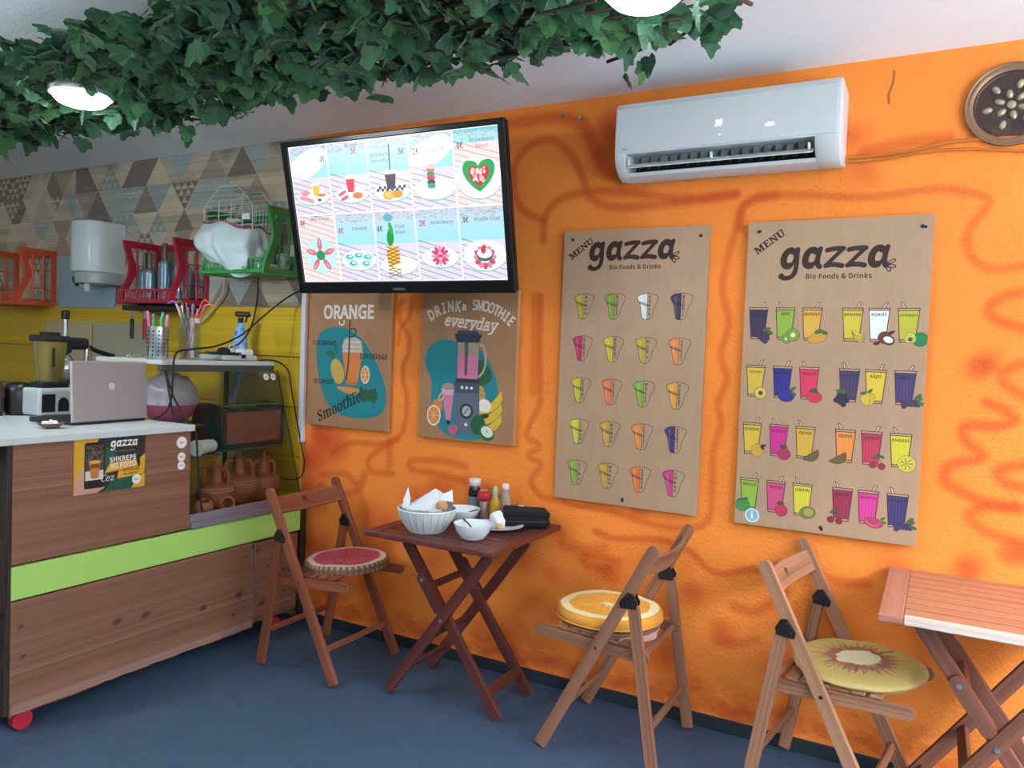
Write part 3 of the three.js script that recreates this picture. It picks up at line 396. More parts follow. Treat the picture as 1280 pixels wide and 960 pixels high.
const FRUIT = {
  berry(x, c) { for (const [u, v] of [[-0.3, -0.2], [0.1, -0.35], [0.42, -0.1], [-0.35, 0.2], [0.05, 0.1], [0.4, 0.3], [-0.05, 0.45], [0.2, 0.62]]) { x.fillStyle = c; x.beginPath(); x.arc(u, v, 0.24, 0, 7); x.fill(); x.stroke(); } leafAt(x, -0.1, -0.5, -0.3, 0.8); leafAt(x, 0.3, -0.5, 0.5, 0.7); },
  slice(x, c) { for (const [u, v, r] of [[-0.35, 0.28, 0.5], [0.25, -0.08, 0.66]]) { x.save(); x.translate(u, v); disc(x, r, '#7f8a3a'); x.stroke(); disc(x, r * 0.86, c); disc(x, r * 0.5, '#a9c25c'); x.stroke(); disc(x, r * 0.24, '#dfe6b8'); x.restore(); } },
  mango(x, c) { x.fillStyle = c; x.beginPath(); x.ellipse(0, 0.18, 0.92, 0.5, -0.25, 0, 7); x.fill(); x.stroke(); leafAt(x, -0.3, -0.35, -0.35, 0.8); leafAt(x, 0.3, -0.5, 0.3, 0.7); },
  bananas(x, c) { for (let k = 0; k < 4; k++) { x.fillStyle = c; x.beginPath(); x.moveTo(-0.6, -0.6); x.quadraticCurveTo(-0.5 + k * 0.1, 0.5 - k * 0.12, 0.62, 0.46 - k * 0.24); x.quadraticCurveTo(-0.1 + k * 0.12, 0.1 - k * 0.14, -0.48, -0.62); x.fill(); x.stroke(); } },
  coconut(x) { disc(x, 0.6, '#6a3638'); x.stroke(); x.save(); x.translate(0.3, 0.22); x.fillStyle = '#5f3830'; x.beginPath(); x.ellipse(0, 0, 0.6, 0.46, 0.4, 0, 7); x.fill(); x.stroke(); x.fillStyle = '#e8eaea'; x.beginPath(); x.ellipse(0.02, -0.04, 0.44, 0.3, 0.4, 0, 7); x.fill(); x.restore(); leafAt(x, -0.4, 0.5, 2.9, 0.6, '#4a3328'); leafAt(x, 0.3, -0.4, -0.4, 0.6, '#4a3328'); },
  avocado(x) { x.save(); x.translate(0.35, 0.1); blob(x, 40, 0.66, a => 1 + 0.2 * Math.cos(a), '#1f7c4a'); x.restore(); x.save(); x.translate(-0.35, 0.1); x.rotate(-1.57); blob(x, 40, 0.5, a => 1 + 0.34 * Math.cos(a) ** 3, '#b9bb5a', '#3d5a2a'); disc(x, 0.2, '#6a4126'); x.restore(); },
  half(x, c) { disc(x, 0.62, c); x.stroke(); disc(x, 0.5, '#d9bf6a'); disc(x, 0.22, '#5a382a'); x.stroke(); },
  plum(x, c) { x.save(); x.translate(-0.1, 0.12); blob(x, 40, 0.72, a => 1 + 0.12 * Math.cos(a * 2), c); x.restore(); leafAt(x, 0.2, -0.42, -0.5, 0.66); leafAt(x, 0.34, -0.3, 0.6, 0.6); },
  tomato(x, c) { x.fillStyle = c; x.beginPath(); x.ellipse(0, 0.12, 0.72, 0.58, 0.1, 0, 7); x.fill(); x.stroke(); for (let k = 0; k < 5; k++) leafAt(x, -0.05, -0.36, -2.9 + k * 0.66, 0.42); },
  bush(x, c) { for (let k = 0; k < 12; k++) { x.fillStyle = c; x.beginPath(); x.arc(0.55 * Math.cos(k * 2.4) * (k / 12 + 0.2), 0.1 + 0.55 * Math.sin(k * 2.4) * (k / 12 + 0.2), 0.26, 0, 7); x.fill(); x.stroke(); } for (let k = 0; k < 4; k++) leafAt(x, 0, -0.4, -2.6 + k * 0.7, 0.6); },
  apricot(x, c) { disc(x, 0.66, c); x.stroke(); x.beginPath(); x.moveTo(0.1, -0.62); x.quadraticCurveTo(0.4, 0, 0.1, 0.62); x.stroke(); leafAt(x, -0.1, -0.6, 2.9, 0.6); leafAt(x, 0.0, -0.62, -0.7, 0.5); },
  grapes(x, c) { for (let k = 0; k < 11; k++) { x.fillStyle = c; x.beginPath(); x.arc(-0.7 + (k % 5) * 0.3 + (k > 4 ? 0.12 : 0), 0.1 + Math.floor(k / 5) * 0.22, 0.22, 0, 7); x.fill(); x.stroke(); } leafAt(x, 0.3, -0.1, -0.8, 0.8); leafAt(x, 0.5, 0.1, 0.3, 0.7); leafAt(x, 0.3, -0.2, -0.1, 0.7); },
  pear(x, c) { x.save(); x.rotate(-0.9); blob(x, 50, 0.62, a => 1 + 0.28 * Math.max(0, Math.cos(a)) ** 2, c); x.restore(); leafAt(x, 0.4, -0.5, -0.2, 0.5, '#3a3a34'); leafAt(x, 0.35, -0.55, 0.9, 0.5, '#3a3a34'); },
  strawberry(x, c) { x.save(); x.rotate(1.2); blob(x, 40, 0.6, a => 1 + 0.22 * Math.cos(a), c); x.restore(); for (let k = 0; k < 4; k++) leafAt(x, -0.05, -0.48, -2.7 + k * 0.75, 0.42, '#5c4a34'); },
  wedge(x, c) { x.fillStyle = c; x.beginPath(); x.moveTo(-0.85, 0.42); x.quadraticCurveTo(0, -0.2, 0.7, -0.62); x.quadraticCurveTo(1.0, 0.1, 0.4, 0.52); x.quadraticCurveTo(-0.2, 0.74, -0.85, 0.42); x.fill(); x.stroke(); },
  cherries(x, c) { for (const [u, v] of [[-0.36, 0.4], [0.42, 0.46]]) { x.beginPath(); x.moveTo(u, v - 0.2); x.quadraticCurveTo(u * 0.3, -0.3, 0.1, -0.7); x.stroke(); x.fillStyle = c; x.beginPath(); x.arc(u, v, 0.32, 0, 7); x.fill(); x.stroke(); } leafAt(x, 0.1, -0.55, 2.7, 0.6); leafAt(x, 0.1, -0.55, 0.3, 0.55); },
  ring(x, c) { disc(x, 0.78, c); x.stroke(); x.lineWidth *= 0.8; for (let k = 0; k < 7; k++) { x.beginPath(); x.moveTo(0, 0); x.lineTo(0.7 * Math.cos(k * 0.9), 0.7 * Math.sin(k * 0.9)); x.stroke(); x.beginPath(); x.arc(0.42 * Math.cos(k * 0.9 + 0.4), 0.42 * Math.sin(k * 0.9 + 0.4), 0.16, 0, 7); x.stroke(); } },
  apple(x, c) { blob(x, 40, 0.7, a => 1 + 0.06 * Math.cos(a * 2), c); leafAt(x, 0, -0.6, -0.2, 0.55); leafAt(x, -0.05, -0.6, 2.8, 0.5); },
  lemon(x, c) { x.fillStyle = '#7c7a3e'; x.beginPath(); x.ellipse(0, 0, 0.76, 0.62, -0.2, 0, 7); x.fill(); x.stroke(); x.fillStyle = c; x.beginPath(); x.ellipse(0.1, -0.04, 0.52, 0.46, -0.2, 0, 7); x.fill(); x.stroke(); },
  dragon(x, c) { x.fillStyle = c; x.beginPath(); x.ellipse(0, 0.2, 0.85, 0.5, 0.15, 0, 7); x.fill(); x.stroke(); for (const k of [0.36, 0.52, 0.68]) { x.strokeStyle = k > 0.5 ? '#e0a23c' : '#7a2440'; x.beginPath(); x.ellipse(-0.1, 0.1, k, k * 0.6, 0.15, 0.6, 3.2); x.stroke(); } leafAt(x, 0.55, -0.1, -0.7, 0.6); leafAt(x, 0.55, 0, 0.2, 0.6); },
};
const glassRows = [
  ['#362c48|MANAFERR|berry|#3c3050|1|1', '#86a83a|KIVI|slice|#6f9a3e|1|-1', '#d3a23a|MANGO|mango|#c9973e|1|1', '#c9b433|BANANE|bananas|#cdb63c|1|1', '#dfe6e6|KOKOS|coconut||1|1', '#b4b234|AVOKADO|avocado||1|-1'],
  ['#d1ae3c|PJESHKE|half|#cda544|1|1', '#2d2c80|BORONIC|plum|#34308c|1|1', '#d23658|MOLO|tomato|#cf3350|1|-1', '#46395e|MANAFERR|bush|#2f2c44|-1|-1', '#d8b83a|KAJSI|apricot|#d3ae3e|-1|1', '#463766|RRUSH|grapes|#40355c|1|1'],
  ['#d0ae3a|DARDHE|pear|#c99c3a|1|1', '#c92b88|MJEDER|strawberry|#a83458|1|-1', '#cfa338|PJEPER|wedge|#6a5838|1|-1', '#e28a3e|PJEPER|wedge|#6a5838|-1|-1', '#b83252|QERSHI|cherries|#a02840|1|1', '#c9c234|ANANAS|ring|#cfc445|1|-1'],
  ['#8bb03a|MOLLE|apple|#3f8a45|-1|1', '#c84878|SHEGE|strawberry|#bb3050|1|1', '#cdc438|LIMON|lemon|#9c9a52|1|-1', '#962a48|RRUSH|cherries|#8a2c3a|-1|-1', '#cf3a8c|SMOOTHIE|dragon|#b8386a|1|1', '#3b3466|BORONIC|grapes|#3c3462|1|-1']];
const glassMap = canvasTex(BW, BH, (x, w, h) => {
  kraft(x, w, h, [176, 143, 114], 52); boardHead(x, w, h, 0.207, 0.088, 0.118);
  glassRows.forEach((row, j) => row.forEach((e, i) => {
    const [c, t, f, fc, side, lean] = e.split('|'), cx = [0.084, 0.24, 0.392, 0.612, 0.75, 0.9][i] * w - (j > 1 ? 4 : 0), cy = [0.332, 0.522, 0.713, 0.898][j] * h, q = 100;
    x.save(); x.translate(cx, cy); x.scale(q, q); x.lineJoin = 'round'; x.strokeStyle = '#4a2f28'; x.lineWidth = 0.035;
    const sx = 0.22 * lean; x.fillStyle = '#cbb49c'; x.beginPath(); x.moveTo(sx - 0.07, -0.96); x.lineTo(sx + 0.07, -0.96); x.lineTo(sx + 0.07 + 0.16 * lean, -1.3); x.lineTo(sx - 0.05 + 0.16 * lean, -1.32); x.closePath(); x.fill(); x.stroke();
    x.fillStyle = '#b89a7e'; x.beginPath(); x.moveTo(-0.56, -0.97); x.lineTo(0.56, -0.97); x.lineTo(0.4, 0.97); x.lineTo(-0.4, 0.97); x.closePath(); x.fill();
    x.fillStyle = c; x.beginPath(); x.moveTo(-0.54, -0.84); x.lineTo(0.54, -0.84); x.lineTo(0.41, 0.84); x.lineTo(-0.41, 0.84); x.closePath(); x.fill(); x.fillStyle = 'rgba(255,255,255,.05)'; for (let k = 0; k < 5; k++) x.fillRect(-0.4 + k * 0.17, -0.8, 0.06, 1.6);
    x.lineWidth = 0.045; x.beginPath(); x.moveTo(-0.56, -0.97); x.lineTo(0.56, -0.97); x.lineTo(0.4, 0.97); x.lineTo(-0.4, 0.97); x.closePath(); x.stroke(); x.beginPath(); x.moveTo(-0.55, -0.84); x.lineTo(0.55, -0.84); x.stroke(); x.beginPath(); x.moveTo(-0.41, 0.84); x.lineTo(0.41, 0.84); x.stroke();
    x.fillStyle = 'rgba(48,34,26,.82)'; x.textAlign = 'center'; x.textBaseline = 'middle'; x.font = `bold ${Math.min(0.25, 1.4 / t.length)}px sans-serif`; x.fillText(t, 0, -0.5);
    x.translate(0.36 * side, 0.74); x.lineWidth = 0.03; x.scale(0.6, 0.6); FRUIT[f](x, fc); x.restore();
  }));
  x.fillStyle = '#181310'; for (const [u, v] of [[0.069, 0.03], [0.959, 0.037], [0.505, 0.985]]) { x.beginPath(); x.arc(u * w, v * h, 9, 0, 7); x.fill(); }
  x.save(); x.translate(0.105 * w, 0.969 * h); disc(x, 44, '#cfe4ec'); disc(x, 36, '#7fb2c8'); x.fillStyle = '#e8f4f8'; x.font = 'bold 58px serif'; x.textAlign = 'center'; x.textBaseline = 'middle'; x.fillText('i', 0, 0); x.restore();
});
function board(name, label, group, x0, x1, y0, y1, zb, th, map, edge) {
  const t = thing(name, label, name === 'menu_board' ? 'menu board' : 'poster', [(x0 + x1) / 2, (y0 + y1) / 2, zb], 0, group), face = std({ map, roughness: 0.72 }), e = plain(edge, { roughness: 0.8 });
  part('panel', new THREE.BoxGeometry(x1 - x0, y1 - y0, th).translate(0, 0, th / 2), [e, e, e, e, face, e], t);
  return t;
}
for (const [l, x0, x1, y0, y1, map] of [['plywood menu board painted with twenty half-coloured paper cups', -1.43, -0.806, 0.842, 1.986, cupMap], ['plywood menu board painted with rows of smoothie glasses and fruit', -0.658, -0.036, 0.838, 1.987, glassMap]]) {
  const b = board('menu_board', l, undefined, x0, x1, y0, y1, 0.012, 0.018, map, '#a88a6c');
  for (const [u, v] of [[0.063, 0.031], [0.945, 0.035], [0.5, 0.98]]) part('screw', new THREE.SphereGeometry(0.0065, 12, 8).scale(1, 1, 0.4).translate((u - 0.5) * (x1 - x0), (0.5 - v) * (y1 - y0), 0.0185), M.black, b);
  for (const [u, v] of [[0.063, 0.031], [0.945, 0.035], [0.5, 0.98]]) part('spacer', rod([(u - 0.5) * (x1 - x0), (0.5 - v) * (y1 - y0), -0.012], [(u - 0.5) * (x1 - x0), (0.5 - v) * (y1 - y0), 0.001], 0.008, 10), M.steel, b);
}
// two hand-painted canvases
const ink = (x, t, u, v, s, c, { rot = 0, font = 'sans-serif', outline = 0, stretch = 1, bold = '' } = {}) => { x.save(); x.translate(u, v); x.rotate(rot); x.scale(stretch, 1); x.font = `${bold} ${s}px ${font}`; x.textAlign = 'center'; x.textBaseline = 'middle'; if (outline) { x.strokeStyle = c; x.lineWidth = outline; x.strokeText(t, 0, 0); } else { x.fillStyle = c; x.fillText(t, 0, 0); } x.restore(); };
function pathText(x, t, p0, p1, p2, s, c) { const k = new THREE.QuadraticBezierCurve(new THREE.Vector2(...p0), new THREE.Vector2(...p1), new THREE.Vector2(...p2)); for (let i = 0; i < t.length; i++) { const u = t.length > 1 ? i / (t.length - 1) : 0, p = k.getPointAt(u), d = k.getTangentAt(u); ink(x, t[i], p.x, p.y, s, c, { rot: Math.atan2(d.y, d.x), outline: 5, stretch: 0.8 }); } }
const shapeFill = (x, pts, c, stroke) => { x.beginPath(); const n = pts.length; for (let i = 0; i < n; i++) { const p = pts[i], q = pts[(i + 1) % n], m = [(p[0] + q[0]) / 2, (p[1] + q[1]) / 2]; i ? 0 : x.moveTo((pts[n - 1][0] + p[0]) / 2, (pts[n - 1][1] + p[1]) / 2); x.quadraticCurveTo(p[0], p[1], ...m); } x.closePath(); x.fillStyle = c; x.fill(); if (stroke) { x.strokeStyle = stroke; x.lineWidth = 4; x.stroke(); } };
const orangePoster = canvasTex(768, 1000, (x, w, h) => {
  kraft(x, w, h, [164, 120, 84], 53); const U = u => u * w, W = v => v * h;
  shapeFill(x, [[0.1, 0.3], [0.34, 0.24], [0.62, 0.3], [0.82, 0.46], [0.99, 0.7], [0.96, 0.88], [0.7, 0.93], [0.36, 0.91], [0.18, 0.76], [0.1, 0.52]].map(p => [U(p[0]), W(p[1])]), '#14808a');
  x.strokeStyle = '#23523a'; ink(x, 'ORANGE', U(0.49), W(0.145), 132, '#f2eee6', { outline: 8, rot: -0.01, stretch: 0.94 }); x.strokeStyle = '#f2eee6'; x.lineWidth = 8; x.beginPath(); x.arc(U(0.41), W(0.218), 24, -0.6, 3.4); x.stroke(); x.strokeStyle = '#23523a'; x.lineWidth = 3;
  shapeFill(x, [[0.28, 0.52], [0.36, 0.48], [0.46, 0.56], [0.46, 0.66], [0.38, 0.69], [0.3, 0.62]].map(p => [U(p[0]), W(p[1])]), '#c8a54a'); leafAt(x, U(0.34), W(0.48), -2.7, 90, '#2f6b4a'); leafAt(x, U(0.36), W(0.46), -1.9, 70, '#2f6b4a');
  x.fillStyle = '#e0d2ba'; x.beginPath(); x.ellipse(U(0.72), W(0.6), 42, 66, 0, 0, 7); x.fill(); x.fillStyle = '#dc8a3a'; x.beginPath(); x.ellipse(U(0.72), W(0.6), 33, 54, 0, 0, 7); x.fill(); x.strokeStyle = '#ecd9b0'; x.lineWidth = 4; for (let k = 0; k < 6; k++) { x.beginPath(); x.moveTo(U(0.72), W(0.6)); x.lineTo(U(0.72) + 33 * Math.cos(k * 1.05), W(0.6) + 54 * Math.sin(k * 1.05)); x.stroke(); }
  x.fillStyle = '#d97f40'; x.beginPath(); x.moveTo(U(0.43), W(0.44)); x.lineTo(U(0.68), W(0.44)); x.lineTo(U(0.63), W(0.675)); x.lineTo(U(0.49), W(0.675)); x.fill(); x.fillStyle = '#c8743c'; x.beginPath(); x.ellipse(U(0.56), W(0.67), 54, 14, 0, 0, 7); x.fill();
  x.fillStyle = '#c9bda8'; x.beginPath(); x.ellipse(U(0.55), W(0.4), 98, 26, 0, 0, 7); x.fill(); x.beginPath(); x.moveTo(U(0.43), W(0.44)); x.lineTo(U(0.44), W(0.36)); x.bezierCurveTo(U(0.46), W(0.32), U(0.62), W(0.32), U(0.66), W(0.36)); x.lineTo(U(0.68), W(0.44)); x.fill(); x.strokeStyle = '#8d8474'; x.lineWidth = 3; for (const v of [0.365, 0.4, 0.43]) { x.beginPath(); x.ellipse(U(0.555), W(v), 88, 18, 0, 0, 7); x.stroke(); }
  x.strokeStyle = '#2c2a2e'; x.lineCap = 'round'; x.lineWidth = 13; x.beginPath(); x.moveTo(U(0.515), W(0.21)); x.lineTo(U(0.51), W(0.5)); x.lineTo(U(0.49), W(0.64)); x.stroke(); x.lineWidth = 9; x.beginPath(); x.moveTo(U(0.53), W(0.27)); x.bezierCurveTo(U(0.62), W(0.25), U(0.6), W(0.32), U(0.53), W(0.33)); x.stroke();
  x.fillStyle = '#d88a44'; x.beginPath(); x.moveTo(U(0.36), W(0.7)); x.quadraticCurveTo(U(0.5), W(0.69), U(0.66), W(0.71)); x.quadraticCurveTo(U(0.64), W(0.76), U(0.52), W(0.745)); x.quadraticCurveTo(U(0.44), W(0.74), U(0.36), W(0.7)); x.fill(); x.strokeStyle = '#23523a'; x.lineWidth = 2; for (let k = 0; k < 26; k++) leafAt(x, U(0.66 + 0.05 * (k % 4)), W(0.735 + 0.012 * (k % 3)), -1.2 + k * 0.1, 52, '#2c5a3c');
  ink(x, '1/2X MANGO', U(0.2), W(0.378), 48, '#1a1412', { stretch: 0.8, bold: 'bold' }); ink(x, '2-3XORANGE', U(0.81), W(0.465), 56, '#1a1412', { stretch: 0.74, bold: 'bold' }); ink(x, '1X CARROT', U(0.195), W(0.668), 48, '#1a1412', { stretch: 0.8, bold: 'bold' });
  ink(x, 'Smoothie', U(0.395), W(0.85), 112, '#1a1817', { rot: -0.42, font: 'serif', stretch: 0.84, bold: 'bold italic' }); x.strokeStyle = '#22201f'; x.lineWidth = 7; x.beginPath(); x.moveTo(U(0.42), W(0.83)); x.quadraticCurveTo(U(0.54), W(0.75), U(0.62), W(0.73)); x.stroke();
});
const blenderPoster = canvasTex(768, 1030, (x, w, h) => {
  kraft(x, w, h, [164, 120, 84], 54); const U = u => u * w, W = v => v * h, P = a => a.map(p => [U(p[0]), W(p[1])]);
  shapeFill(x, P([[0.06, 0.4], [0.2, 0.32], [0.36, 0.34], [0.6, 0.36], [0.74, 0.46], [0.84, 0.62], [0.82, 0.84], [0.72, 0.98], [0.42, 1.0], [0.2, 0.93], [0.12, 0.78], [0.14, 0.6], [0.05, 0.52]]), '#14808a');
  pathText(x, 'DRINK', [U(0.1), W(0.165)], [U(0.24), W(0.1)], [U(0.385), W(0.105)], 100, '#f2eee6'); ink(x, 'a', U(0.455), W(0.108), 70, '#f2eee6', { outline: 5 }); pathText(x, 'SMOOTHIE', [U(0.565), W(0.098)], [U(0.78), W(0.1)], [U(0.935), W(0.2)], 92, '#f2eee6');
  ink(x, 'everyday', U(0.52), W(0.215), 104, '#f2eee6', { rot: 0.09, font: 'serif', outline: 5, stretch: 0.92, bold: 'italic' }); x.strokeStyle = '#2a3a34';
  shapeFill(x, P([[0.62, 0.5], [0.68, 0.4], [0.7, 0.56], [0.62, 0.6]]), '#3d6b45'); for (let k = 0; k < 8; k++) leafAt(x, U(0.64), W(0.62), -1.7 + k * 0.16, 170 - k * 8, '#2a5e3c');
  shapeFill(x, P([[0.6, 0.62], [0.7, 0.63], [0.71, 0.76], [0.6, 0.76]]), '#b9924a'); x.strokeStyle = '#6a4f2c'; x.lineWidth = 3; for (let k = 0; k < 4; k++) { x.beginPath(); x.moveTo(U(0.6), W(0.64 + k * 0.035)); x.lineTo(U(0.7), W(0.66 + k * 0.035)); x.stroke(); }
  for (const [k, v] of [[0, 0.9], [1, 0.83], [2, 0.76]]) { x.fillStyle = '#d9b53a'; x.strokeStyle = '#8a6a22'; x.lineWidth = 4; x.beginPath(); x.moveTo(U(0.6), W(v - 0.02)); x.quadraticCurveTo(U(0.74), W(v + 0.04), U(0.87), W(v - 0.12)); x.lineTo(U(0.885), W(v - 0.05)); x.quadraticCurveTo(U(0.8), W(v + 0.07), U(0.6), W(v + 0.05)); x.closePath(); x.fill(); x.stroke(); }
  x.fillStyle = '#e6dfcc'; x.beginPath(); x.ellipse(U(0.7), W(0.755), 52, 44, 0.2, 0, 7); x.fill(); leafAt(x, U(0.66), W(0.83), -0.2, 70, '#27482c');
  const metalFill = (pts, c) => { x.fillStyle = c; x.beginPath(); pts.forEach((p, i) => i ? x.lineTo(U(p[0]), W(p[1])) : x.moveTo(U(p[0]), W(p[1]))); x.fill(); };
  metalFill([[0.4, 0.33], [0.62, 0.33], [0.62, 0.6], [0.41, 0.6]], '#a59079'); metalFill([[0.4, 0.43], [0.62, 0.43], [0.615, 0.59], [0.41, 0.59]], '#d47a9a'); metalFill([[0.47, 0.33], [0.512, 0.33], [0.508, 0.565], [0.484, 0.565]], '#5a5560');
  x.strokeStyle = '#b7a88f'; x.lineWidth = 16; x.beginPath(); x.moveTo(U(0.63), W(0.36)); x.bezierCurveTo(U(0.7), W(0.34), U(0.7), W(0.5), U(0.69), W(0.5)); x.bezierCurveTo(U(0.68), W(0.54), U(0.64), W(0.56), U(0.63), W(0.57)); x.stroke();
  metalFill([[0.36, 0.29], [0.65, 0.29], [0.62, 0.345], [0.39, 0.345]], '#2c3846'); metalFill([[0.4, 0.265], [0.6, 0.265], [0.62, 0.295], [0.38, 0.295]], '#3a4858'); metalFill([[0.4, 0.585], [0.625, 0.585], [0.635, 0.62], [0.38, 0.62]], '#28303a'); metalFill([[0.38, 0.61], [0.64, 0.61], [0.66, 0.95], [0.4, 0.95]], '#5b6672'); metalFill([[0.38, 0.61], [0.64, 0.61], [0.645, 0.68], [0.385, 0.68]], '#444e5a');
  for (const u of [0.46, 0.51, 0.56]) { x.save(); x.translate(U(u), W(0.645)); disc(x, 11, '#d9dee2'); x.restore(); } x.save(); x.translate(U(0.515), W(0.8)); disc(x, 52, '#262e38'); disc(x, 36, '#a9b4ba'); x.strokeStyle = '#5a656e'; x.lineWidth = 8; x.beginPath(); x.moveTo(-20, 22); x.lineTo(20, -22); x.stroke(); x.translate(0, 92); disc(x, 12, '#d9dee2'); x.restore();
  metalFill([[0.24, 0.66], [0.375, 0.66], [0.35, 0.87], [0.3, 0.87]], '#d07a98'); metalFill([[0.24, 0.66], [0.375, 0.66], [0.37, 0.7], [0.245, 0.7]], '#d9a3b2'); x.fillStyle = '#a98d7c'; x.beginPath(); x.ellipse(U(0.31), W(0.645), 48, 26, 0, 0, 7); x.fill(); metalFill([[0.3, 0.87], [0.35, 0.87], [0.34, 0.9], [0.31, 0.9]], '#2a2a30');
  for (const [u, v, r] of [[0.36, 0.93, 22], [0.4, 0.92, 24], [0.38, 0.95, 22]]) { x.save(); x.translate(U(u), W(v)); disc(x, r, '#c65878'); x.restore(); }
  x.fillStyle = '#cf7a34'; x.beginPath(); x.ellipse(U(0.2), W(0.78), 46, 48, 0, 0, 7); x.fill(); leafAt(x, U(0.22), W(0.74), -1, 60, '#3d5a30'); x.fillStyle = '#e9dcc4'; x.beginPath(); x.ellipse(U(0.165), W(0.845), 58, 72, 0, 0, 7); x.fill(); x.fillStyle = '#d98440'; x.beginPath(); x.ellipse(U(0.165), W(0.845), 48, 62, 0, 0, 7); x.fill(); x.strokeStyle = '#e9b987'; x.lineWidth = 4; for (let k = 0; k < 8; k++) { x.beginPath(); x.moveTo(U(0.165), W(0.845)); x.lineTo(U(0.165) + 46 * Math.cos(k * 0.785), W(0.845) + 60 * Math.sin(k * 0.785)); x.stroke(); }
  x.fillStyle = '#1f5a34'; x.beginPath(); x.ellipse(U(0.64), W(0.885), 58, 68, 0, 0, 7); x.fill(); x.fillStyle = '#2a6a3a'; x.beginPath(); x.ellipse(U(0.73), W(0.935), 62, 50, 0.4, 0, 7); x.fill(); x.fillStyle = '#d9e2cf'; x.beginPath(); x.ellipse(U(0.735), W(0.925), 48, 36, 0.4, 0, 7); x.fill(); x.fillStyle = '#6a7a5a'; x.fillRect(U(0.73), W(0.915), 8, 14);
});
board('wall_poster', 'smaller hand-painted poster headed ORANGE, with an orange drink on teal', undefined, -2.878, -2.352, 1.05, 1.735, 0.006, 0.02, orangePoster, '#b08d68');
board('wall_poster', 'larger hand-painted poster of a blender and fruit on teal', undefined, -2.163, -1.645, 1.044, 1.74, 0.006, 0.022, blenderPoster, '#b08d68');

